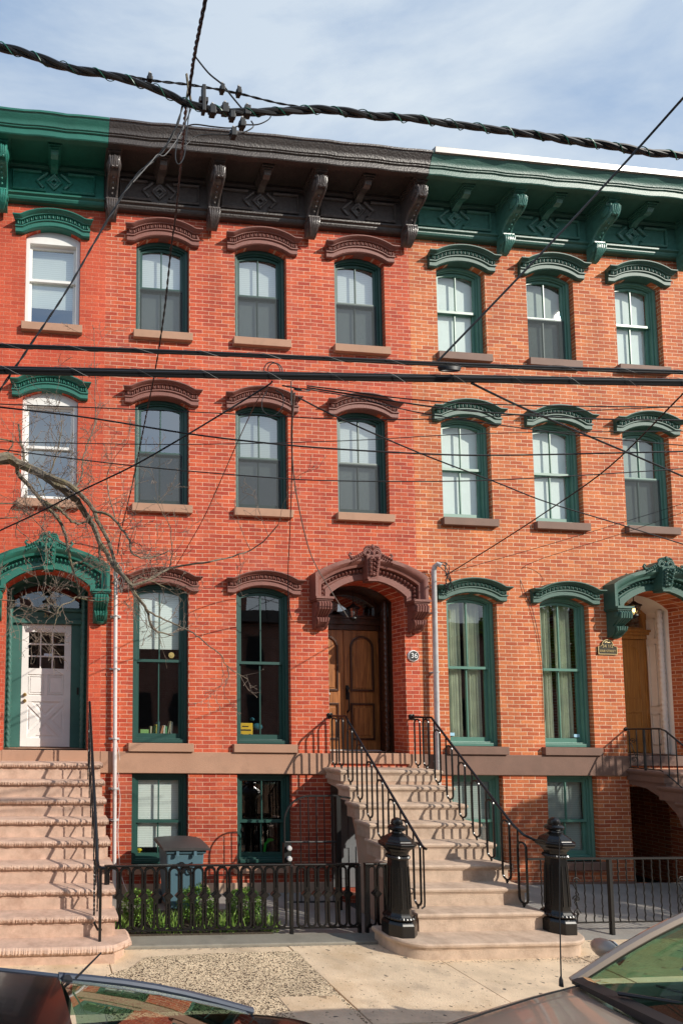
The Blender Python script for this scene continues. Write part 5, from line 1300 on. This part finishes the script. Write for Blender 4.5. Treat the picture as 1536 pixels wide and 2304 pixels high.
# ------------------------------------------------------------------ bare street tree
def tree():
    t=empty('bare_street_tree',(-2.6,-4.4,0),'bare street tree whose branches reach in from the left edge','tree')
    rnd=random.Random(12)
    tr=MB(); tr.tube([(-2.6,-4.4,-.05),(-2.62,-4.38,1.0),(-2.55,-4.35,2.2),(-2.35,-4.3,3.2),(-2.1,-4.25,4.2),(-2.2,-4.2,5.5),(-2.1,-4.2,7.0)],[.16,.13,.12,.11,.085,.06,.02],10); tr.build('trunk',M['bark'],t,smooth=True)
    Z=lambda a,Y=-4.0:[at(x/3.29,860+y/3.29,Y-.0+.12*sin(x/90)) for x,y in a]
    r0=at(0,1035,-4.0)
    mains=[([(-2.2,-4.28,3.7),(-1.6,-4.15,4.15),(-1.0,-4.05,4.3)]+Z([(-20,570),(130,600),(250,650),(350,710),(480,800),(570,880),(640,980),(700,1080),(730,1160),(790,1260),(850,1370),(950,1470),(1000,1560),(1090,1690),(1120,1800),(1180,1850),(1290,1875)]),.037,.0038),
    (Z([(340,690),(480,740),(560,800),(640,880),(700,950),(720,1020),(790,1150),(830,1260),(880,1380),(980,1500),(1130,1450),(1250,1380),(1382,1355),(1550,1330),(1720,1290),(1900,1220),(2060,1060)],-4.1),.017,.003),
    ([(-1.6,-4.15,4.15)]+Z([(-20,590),(150,700),(230,780),(300,870),(400,970),(460,1060),(500,1200),(530,1340),(570,1480),(605,1600)],-3.9),.017,.006),
    (Z([(700,950),(820,990),(900,1080),(960,1180),(970,1250),(1040,1300),(1150,1290),(1250,1250)],-4.15),.009,.003),
    (Z([(300,870),(430,930),(500,1000),(560,1045),(640,1030),(700,1000)],-4.0),.009,.006),
    (Z([(605,1600),(700,1620),(830,1620)],-3.9),.006,.002),
    (Z([(1090,1690),(1180,1740),(1290,1790),(1382,1830),(1480,1890),(1560,1960),(1640,2030),(1680,2110),(1840,2200)],-4.05),.006,.002),
    (Z([(1680,2100),(1690,2180),(1660,2260),(1670,2350)],-4.05),.0035,.001),
    (Z([(700,1080),(735,1180),(740,1260),(735,1310)],-3.95),.009,.008),
    (Z([(180,590),(170,500),(150,420),(140,310)],-3.95),.009,.006),
    (Z([(540,1350),(620,1320),(680,1295)],-3.9),.007,.006),
    (Z([(605,1600),(555,1590),(540,1620),(440,1665),(420,1740),(400,1820)],-3.9),.006,.0025),
    (Z([(440,1665),(370,1640),(340,1590),(230,1555)],-3.9),.004,.0015),
    (Z([(560,780),(605,700),(615,600),(640,480),(700,330),(710,200),(705,60),(700,-300),(690,-420)],-4.1),.006,.0015),
    (Z([(350,700),(400,600),(440,450),(460,300),(430,180),(400,80)],-4.0),.0055,.0015),
    (Z([(980,1480),(1040,1440),(1140,1480),(1280,1540),(1382,1510)],-4.1),.005,.002),
    (Z([(850,1000),(800,800),(800,680),(850,560),(960,420)],-4.1),.004,.001),
    (Z([(1250,1380),(1275,1280),(1270,1180),(1260,1070),(1200,960),(1140,850)],-4.1),.0045,.001),
    ([(-1.9,-4.25,4.6)]+Z([(-10,420),(60,520),(180,560),(300,760),(350,900)],-3.9),.006,.002),
    ([(-1.9,-4.25,4.0)]+Z([(-10,900),(80,940),(200,960),(330,1100),(420,1180)],-4.2),.005,.0015),
    ([(-1.9,-4.25,3.8)]+Z([(-10,1010),(120,1080),(200,1150),(280,1230)],-4.2),.0045,.0015),
    ([(-2.1,-4.25,3.3)]+Z([(-10,1610),(60,1700),(140,1760),(190,1740)],-4.1),.0045,.0015)]
    lb=MB(); tw=MB(); allp=[]
    for P,r0_,r1_ in mains:
        b_,out=wire('',P,objonly=True,sub=4); n=len(out)
        out=[p+Vector((rnd.gauss(0,.003),rnd.gauss(0,.003),rnd.gauss(0,.003))) for p in out]
        rr_=[1.4*(r0_+(r1_-r0_)*(i/(n-1))**.8) for i in range(n)]
        lb.tube(out,rr_,7)
        for i in range(2,n): allp.append((out[i],(out[i]-out[i-1]).normalized(),rr_[i]))
    lb.build('limbs',M['bark'],t,smooth=True)
    def twig(p,d,L,r,lev):
        n=6; pts=[p]; q=p.copy(); dd=d.copy()
        for i in range(n):
            dd=(dd+Vector((rnd.gauss(0,.16),rnd.gauss(0,.10),rnd.gauss(0,.16)+.035))).normalized(); q=q+dd*L/n; pts.append(q.copy())
            if lev>0 and i>0 and rnd.random()<.55:
                s=(dd+Vector((rnd.gauss(0,.8),rnd.gauss(0,.4),rnd.gauss(0,.8)))).normalized(); twig(q.copy(),s,L*rnd.uniform(.3,.6),r*.7,lev-1)
        tw.tube(pts,[max(r*(1-.75*i/n),.0015) for i in range(n+1)],4)
        if rnd.random()<.3: tw.blob(pts[-1],(.004,.004,.006),5,3)
    pr=random.Random(2)
    for i in range(270):
        p,d,r=pr.choice(allp)
        if p.x<-.9 or (p.x>.95 and pr.random()<.72): continue
        sgn=1 if pr.random()<.62 else -1
        dr_=Vector((pr.gauss(.25,.6),pr.gauss(0,.35),sgn*pr.uniform(.3,1.0)))
        twig(p,(dr_+d*.5).normalized(),pr.uniform(.12,.42),min(r*.55,.0032),2)
    tw.build('twigs',M['twig'],t)
tree()
def shade_tree(cx,cy,label):  # tree added out of view to cast shade on the orange house
    t=empty('added_shade_tree',(cx,cy,0),label,'tree'); rnd=random.Random(31)
    b=MB(); b.tube([(cx,cy,-.05),(cx+.04,cy,1.5),(cx-.03,cy+.05,3.0),(cx,cy,4.6),(cx+.1,cy,6.2)],[.17,.14,.12,.08,.03],10); b.build('trunk',M['bark'],t,smooth=True)
    b=MB(); l=MB()
    for i in range(34):
        a=rnd.uniform(0,2*pi); z=rnd.uniform(3.4,6.1); L=rnd.uniform(.7,2.1)*(1-.5*abs(z-5.0)/2.2); p0=Vector((cx,cy,z-.7)); p1=Vector((cx+L*cos(a),cy+.8*L*sin(a),z))
        b.tube([p0,p0.lerp(p1,.5)+Vector((0,0,.1)),p1],[.035,.02,.008],5); leaf_cloud(p1,(.5,.45,.36),420,.11,rnd,l)
    b.build('limbs',M['bark'],t,smooth=True); l.build('crown',M['leaf'],t)
shade_tree(14.3,-5.45,'unseen leafy tree added at the kerb on the right to shade the orange house')

# ------------------------------------------------------------------ cars
def paint(name,col,rough=.25,metal=.6):
    m,nt,b=newmat(name); geo=N(nt,'ShaderNodeNewGeometry'); no=N(nt,'ShaderNodeTexNoise'); setin(no,Scale=3.0,Detail=6.0,Roughness=.7); nt.links.new(geo.outputs['Position'],no.inputs['Vector'])
    mr=N(nt,'ShaderNodeMapRange'); setin(mr,From_Min=.3,From_Max=.75,To_Min=rough,To_Max=rough+.18); nt.links.new(no.outputs['Fac'],mr.inputs['Value']); nt.links.new(mr.outputs[0],b.inputs['Roughness'])
    b.inputs['Base Color'].default_value=col+(1,); b.inputs['Metallic'].default_value=metal; b.inputs['Coat Weight'].default_value=1; b.inputs['Coat Roughness'].default_value=.05
    return m
M['tan']=paint('tan_metallic',(.36,.29,.23),.42,.3); M['blackcar']=paint('black_gloss',(.004,.004,.005),.12,.0); M['blackcar'].node_tree.nodes['Principled BSDF'].inputs['Coat Weight'].default_value=.35; M['blackcar'].node_tree.nodes['Principled BSDF'].inputs['Specular IOR Level'].default_value=.35
M['carglass']=glassmat('car_glass',.02,tint=(.50,.75,.60,1),rough=.01); M['carglassr']=glassmat('car_rear_glass',.22,tint=(.40,.62,.50,1),rough=.01)
M['trim']=mat('black_trim',(.02,.02,.021),.5); M['chrome']=mat('bright_trim',(.55,.56,.6),.2,metal=.8); M['bluetrim']=mat('roof_rail_trim',(.05,.065,.095),.3,metal=.2,coat=.5)
M['seat']=mat('car_interior',(.10,.10,.095),.8,var=.3,vs=3); M['seatg']=mat('dash_dark',(.02,.022,.022),.8)
M['tyre']=mat('tyre',(.015,.015,.015),.85)
def car(name,label,stations,yc,gh,paintm,glassw,glassr,cat='car'):
    """stations: (x, zlow, zsh, zctr, hwsh, hwlow); gh: dict of glasshouse lines; the nose points to -x"""
    x0=stations[0][0]; x1=stations[-1][0]
    t=empty(name,((x0+x1)/2,yc,-.12),label,cat)
    b=MB(); rings=[]
    for (x,zl,zs,zc_,hs,hl) in stations:
        half=[(hl*.55,zl),(hl,zl+.06),(hl+.02,zl+.25),(hl+.01,(zl+zs)/2+.05),(hs,zs-.05),(hs-.02,zs-.012),(hs-.07,zs+.004),(hs*.72,zs+(zc_-zs)*.6),(hs*.4,zs+(zc_-zs)*.9),(0,zc_)]
        rings.append([(x,yc+y,z) for y,z in half]+[(x,yc-y,z) for y,z in half[-2::-1]])
    b.loft(rings); body=b.build('body',paintm,t,smooth=True,angle=32)
    sub=body.modifiers.new('Subdivision','SUBSURF'); sub.levels=1; sub.render_levels=2
    g=gh; H=lambda s,k:(g[k][0],yc+s*g[k][1],g[k][2])
    # greenhouse corner lines: wb windscreen base, wt windscreen top, rt rear top, rb rear base
    r=MB(); rings=[]
    for f in [i/8 for i in range(9)]:
        x=g['wt'][0]+(g['rt'][0]-g['wt'][0])*f; hw=g['wt'][1]+(g['rt'][1]-g['wt'][1])*f; z=g['wt'][2]+(g['rt'][2]-g['wt'][2])*f+g.get('crown',.06)*sin(pi*f)
        rings.append([(x+(.04*(abs(s)-1) if f<.01 else (.05*(1-abs(s)) if f>.99 else 0)),yc+hw*s,z+.045*(1-s*s)) for s in [-1,-.8,-.6,-.4,-.2,0,.2,.4,.6,.8,1]]+[(x,yc+hw*s,z-.02) for s in [1,0,-1]])
    r.loft(rings); r.build('roof',paintm,t,smooth=True,angle=35)
    def glass(nm,a,c,m_,bulge):
        q=MB(); rings=[]
        for f in [i/6 for i in range(7)]:
            rings.append([(g[a][0]+(g[c][0]-g[a][0])*f+bulge*(1-s*s), yc+(g[a][1]+(g[c][1]-g[a][1])*f-.03)*s, g[a][2]+(g[c][2]-g[a][2])*f+.045*(1-s*s)*f+.02*(1-s*s)+.025*sin(pi*f)) for s in [-1,-.75,-.5,-.25,0,.25,.5,.75,1]])
        q.loft(rings,close=False); return q.build(nm,m_,t,smooth=True)
    ws=glass('windscreen','wb','wt',glassw,-.05); rg=glass('rear_window','rb','rt',glassr,.06)
    for s in (-1,1):
        for nm,a,c in (('front_pillar','wb','wt'),('rear_pillar','rb','rt')):
            q=MB(); p0=Vector(H(s,a)); p1=Vector(H(s,c)); mid=(p0+p1)/2+Vector((0,0,.028))
            pts=[p0+(p1-p0)*f+Vector((0,0,.03*sin(pi*f))) for f in [i/6 for i in range(7)]]
            q.tube([pts[0]-(pts[1]-pts[0])*.3]+pts,g.get('pr',.030),8); q.build(nm,g.get('pillm',paintm),t,smooth=True)
        q=MB(); pts=[(g['wt'][0]+(g['rt'][0]-g['wt'][0])*f,yc+s*(g['wt'][1]+(g['rt'][1]-g['wt'][1])*f),g['wt'][2]+(g['rt'][2]-g['wt'][2])*f+g.get('crown',.06)*sin(pi*f)-.005) for f in [i/8 for i in range(9)]]
        q.tube(pts,g.get('pr',.030)*.8,8); q.build('roof_rail',g.get('pillm',paintm),t,smooth=True)
        # side glass
        q=MB(); top=[Vector(H(s,'wb'))]+[Vector(p) for p in pts]+[Vector(H(s,'rb'))]
        n=len(top); low=[Vector((p.x,yc+s*(g['wb'][1]+.02),g['wb'][2]+(g['rb'][2]-g['wb'][2])*i/(n-1)-.02)) for i,p in enumerate(top)]
        q.loft([[tuple(p) for p in low],[tuple(p) for p in top]],close=False); q.build('side_window',glassr,t,smooth=True)
        for f in (.33,.68):
            q=MB(); xa=g['wb'][0]+(g['rb'][0]-g['wb'][0])*f; i=int(f*8); q.tube([(xa,yc+s*(g['wb'][1]+.025),g['wb'][2]-.02),(xa,yc+s*(g['wt'][1]+.01),pts[min(max(int((xa-g['wt'][0])/(g['rt'][0]-g['wt'][0])*8),0),8)][2])],.03,6); q.build('door_pillar',M['trim'],t)
        # mirror
        mx,my,mz=g['mir']; q=MB(); q.blob((mx,yc+s*my,mz),(.055,.085,.062),12,8); q.tube([(mx+.04,yc+s*(my-.075),mz-.05),(mx+.02,yc+s*(my-.05),mz-.03)],[.035,.028],8); mo=q.build('door_mirror',g.get('mirm',paintm),t,smooth=True)
        q=MB(); q.lathe([(0,0),(.05,0),(.052,-.01)],(mx+.058,yc+s*my,mz),14,axis='x'); q.build('mirror_glass',M['chrome'],mo)
    for wx in g['wheels']:
        for s in (-1,1):
            q=MB(); q.lathe([(.0,-.11),(.2,-.11),(.31,-.10),(.33,-.06),(.33,.06),(.31,.10),(.2,.11),(0,.11)],(wx,yc+s*(stations[3][4]-.12),.21),24,axis='y'); wo=q.build('wheel',M['tyre'],t,smooth=True,angle=35)
            q=MB(); q.lathe([(0,-.125),(.05,-.12),(.19,-.115),(.2,-.10),(.2,.10),(.19,.115),(.05,.12),(0,.125)],(wx,yc+s*(stations[3][4]-.12),.21),20,axis='y'); q.build('rim',M['galv'],wo,smooth=True,angle=30)
    # seats and dashboard
    q=MB(); q.box(g['wb'][0]+.10,g['wb'][0]+.55,yc-g['wb'][1]+.1,yc+g['wb'][1]-.1,.55,g['wb'][2]-.06); q.build('dashboard',M['seatg'],t,bevel=.03)
    for f in (.42,.80):
        xs_=g['wb'][0]+(g['rb'][0]-g['wb'][0])*f
        for s in (-1,1):
            q=MB(); q.box(xs_-.08,xs_+.08,yc+s*.38-.24,yc+s*.38+.24,.35,g['wt'][2]-.36); q.box(xs_-.05,xs_+.05,yc+s*.38-.12,yc+s*.38+.12,g['wt'][2]-.36,g['wt'][2]-.14); q.build('seat',M['seat'],t,bevel=.04)
    q=MB(); q.box(g['wb'][0]+.3,g['rb'][0]-.2,yc-.65,yc+.65,.1,.35); q.build('cabin_floor',M['seat'],t)
    return t
# tan car at the lower right, nose to the left
yc=-6.17
st=[(1.86,.12,.50,.55,.60,.60),(1.90,.05,.60,.66,.72,.76),(2.05,.02,.74,.82,.82,.85),(2.30,.02,.81,.905,.86,.89),(2.60,.02,.885,.975,.875,.90),(2.90,.02,.955,1.03,.88,.905),(3.20,.02,1.015,1.07,.885,.91),(3.45,.02,1.03,.80,.885,.91),(3.6,.02,1.03,.35,.885,.91),(4.2,.02,1.03,.30,.885,.91),(5.2,.02,1.05,.30,.88,.90),(5.7,.02,1.06,.45,.87,.89),(5.95,.02,1.07,1.08,.86,.88),(6.25,.05,1.03,1.04,.80,.84),(6.38,.12,.85,.86,.70,.74)]
tan=car('parked_car','tan metallic car parked at the kerb in the lower right corner',st,yc,dict(wb=(3.30,.86,1.055),wt=(4.08,.72,1.53),rt=(5.75,.66,1.53),rb=(6.15,.80,1.10),mir=(3.60,.985,1.17),mirm=M['tan'],crown=.05,wheels=(2.72,5.45),pillm=M['tan']),M['tan'],M['carglass'],M['carglassr'])
b=MB(); q0=(3.165,-5.32,1.02); b.tube([q0,(q0[0]+.01,q0[1],q0[2]+.45),(q0[0]+.03,q0[1],q0[2]+.88)],[.004,.0032,.0022],6); b.lathe([(.012,-.01),(.010,.03),(.004,.05)],q0,8); b.build('antenna',M['trim'],tan,smooth=True)
b=MB(); rings=[]
for i in range(13):
    s=-1+2*i/12; rings.append([(3.225-.05*(1-s*s),yc+.84*s,1.050+.035*(1-s*s)),(3.30-.05*(1-s*s),yc+.85*s,1.068+.03*(1-s*s)),(3.30-.05*(1-s*s),yc+.85*s,1.04),(3.225-.05*(1-s*s),yc+.84*s,1.03)])
b.loft(rings); b.build('cowl',M['trim'],tan,smooth=True,angle=30)
for (ya,yb) in ((-5.60,-6.15),(-6.25,-6.80)):
    b=MB(); b.tube([(3.24,ya,1.095),(3.40,(ya*.5+yb*.5),1.155),(3.46,yb+.05,1.20)],[.012,.009,.007],6); b.tube([(3.42,ya-.05,1.155),(3.50,yb-.02,1.225)],.007,5); b.build('wiper',M['trim'],tan,smooth=True)
for s in (-1,1):
    b=MB(); b.tube([(3.24,yc+s*.79,1.045),(2.90,yc+s*.77,.985),(2.60,yc+s*.76,.915),(2.30,yc+s*.74,.845),(2.08,yc+s*.70,.775)],.005,5); b.build('bonnet_seam',M['dark'],tan,smooth=True)
b=MB(); b.blob((2.78,-6.05,1.03),(.025,.018,.014),8,5); b.build('washer_nozzle',M['trim'],tan,smooth=True)
for s in (-1,1):
    b=MB(); b.loft([[(1.93,yc+s*.55,.50),(1.93,yc+s*.74,.50),(1.94,yc+s*.74,.62),(1.94,yc+s*.55,.62)],[(2.18,yc+s*.66,.56),(2.20,yc+s*.86,.56),(2.28,yc+s*.855,.735),(2.2,yc+s*.66,.77)]]); b.build('headlight',M['glassC'],tan,smooth=True)
b=MB(); b.box(1.84,1.90,yc-.42,yc+.42,.36,.50); b.build('grille',M['trim'],tan,bevel=.01)
b=MB(); z=1.25; b.quad((3.60,-5.62,1.225),(3.60,-5.75,1.235),(3.70,-5.74,1.29),(3.70,-5.62,1.28)); b.build('permit_sticker',mat('permit_blue',(.08,.25,.42),.5),tan)
text_obj('sticker_letter','P',.05,(3.63,-5.68,1.265),M['text'],tan,rot=(radians(35),0,radians(90)))
rnd=random.Random(3)
leafc=[M['gold'],mat('yellow_leaf',(.7,.55,.02),.6),mat('dry_leaf',(.5,.27,.12),.7)]
for i in range(11):
    p=(3.20+rnd.uniform(-.03,.06),-6.05-rnd.uniform(0,.35) if i<8 else -5.36-rnd.uniform(0,.04),1.11) if i<8 else (3.25+.03*(i-8),-5.42-.02*i+.16,1.085)
    b=MB(); a=rnd.uniform(0,6.28); L=.035; b.add([(p[0]-L*cos(a),p[1]-L*sin(a),p[2]),(p[0]+.014*sin(a),p[1]-.014*cos(a),p[2]+.012),(p[0]+L*cos(a),p[1]+L*sin(a),p[2]+.01),(p[0]-.014*sin(a),p[1]+.014*cos(a),p[2]+.004)],[(0,1,2,3)])
    tag(b.build('fallen_leaf',leafc[i%3]),('small dry leaf lying in the cowl of the tan car' if i<8 else 'small dry leaf by the wiper base at the far corner of the tan car'),'leaf','dry leaves on the tan car')
# black car at the lower left, tail to the right
yc=-6.25
st=[(-3.05,.12,.48,.52,.62,.62),(-3.0,.05,.58,.63,.72,.76),(-2.7,.02,.70,.78,.82,.86),(-2.2,.02,.82,.88,.87,.89),(-1.8,.02,.88,.92,.88,.90),(-1.6,.02,.89,.5,.88,.90),(-1.0,.02,.90,.30,.88,.90),(.0,.02,.92,.30,.88,.90),(.6,.02,.95,.40,.88,.90),(.85,.02,.965,.95,.88,.90),(1.10,.02,.965,.985,.88,.90),(1.40,.02,.95,.97,.86,.88),(1.58,.03,.92,.94,.82,.85),(1.68,.08,.82,.84,.76,.78),(1.70,.15,.55,.56,.72,.74)]
blk=car('parked_car','glossy black car parked at the kerb in the lower left corner',st,yc,dict(wb=(-1.95,.84,.95),wt=(-1.2,.66,1.28),rt=(.12,.70,1.24),rb=(1.16,.83,.985),mir=(-1.55,1.0,1.02),crown=.05,wheels=(-2.3,.75),pr=.020,pillm=M['bluetrim']),M['blackcar'],M['carglassr'],M['carglassr'])
b=MB(); q0=at(170,2202,-5.68); e0=(q0[0]+.13,q0[1]+.0,q0[2]+.125); b.tube([q0,e0],[.006,.004],6); b.build('antenna',M['trim'],blk,smooth=True)

# ------------------------------------------------------------------ houses across the street, seen only as reflections
def opposite(x0,x1,h,label,m):
    t=empty('rowhouse',((x0+x1)/2,-19.0,0),label,'house')
    b=MB(); b.box(x0,x1,-29,-19.0,-.2,h); b.build('wall',m,t)
    b=MB(); b.box(x0,x1,-19.0,-18.5,h-.3,h+.25); b.build('cornice',M['brown'],t)
    for cx_ in (x0+1.0,(x0+x1)/2,x1-1.0):
        for z in (2.2,5.2):
            if z+1.9<h: b=MB(); b.box(cx_-.45,cx_+.45,-19.02,-18.97,z,z+1.8); w_=b.build('window',M['stoneC'],t); b=MB(); b.box(cx_-.38,cx_+.38,-18.97,-18.95,z+.08,z+1.72); b.build('pane',M['dark'],w_)
    b=MB(); b.box(x0+.4,x0+1.0,-21,-20.2,h,h+1.3); b.build('chimney',m,t)
places=['far left end','fourth left of the viewer','third left of the viewer','second left of the viewer','just left of the viewer','behind the viewer','just right of the viewer','second right of the viewer','third right of the viewer','fourth right of the viewer','fifth right of the viewer','far right end']
for i in range(12):
    opposite(-29.6+5.6*i,-24.0+5.6*i,[7.8,7.2,7.9,7.4,8.0,7.6,7.1,7.8,8.2,7.5,8.3,7.9][i],'dark brick house across the street, '+places[i],M['brickO'])
tag(MB().box(-60,60,-18.9,-13.2,-.155,-.0).build('sidewalk',M['walk2']), kind='structure')
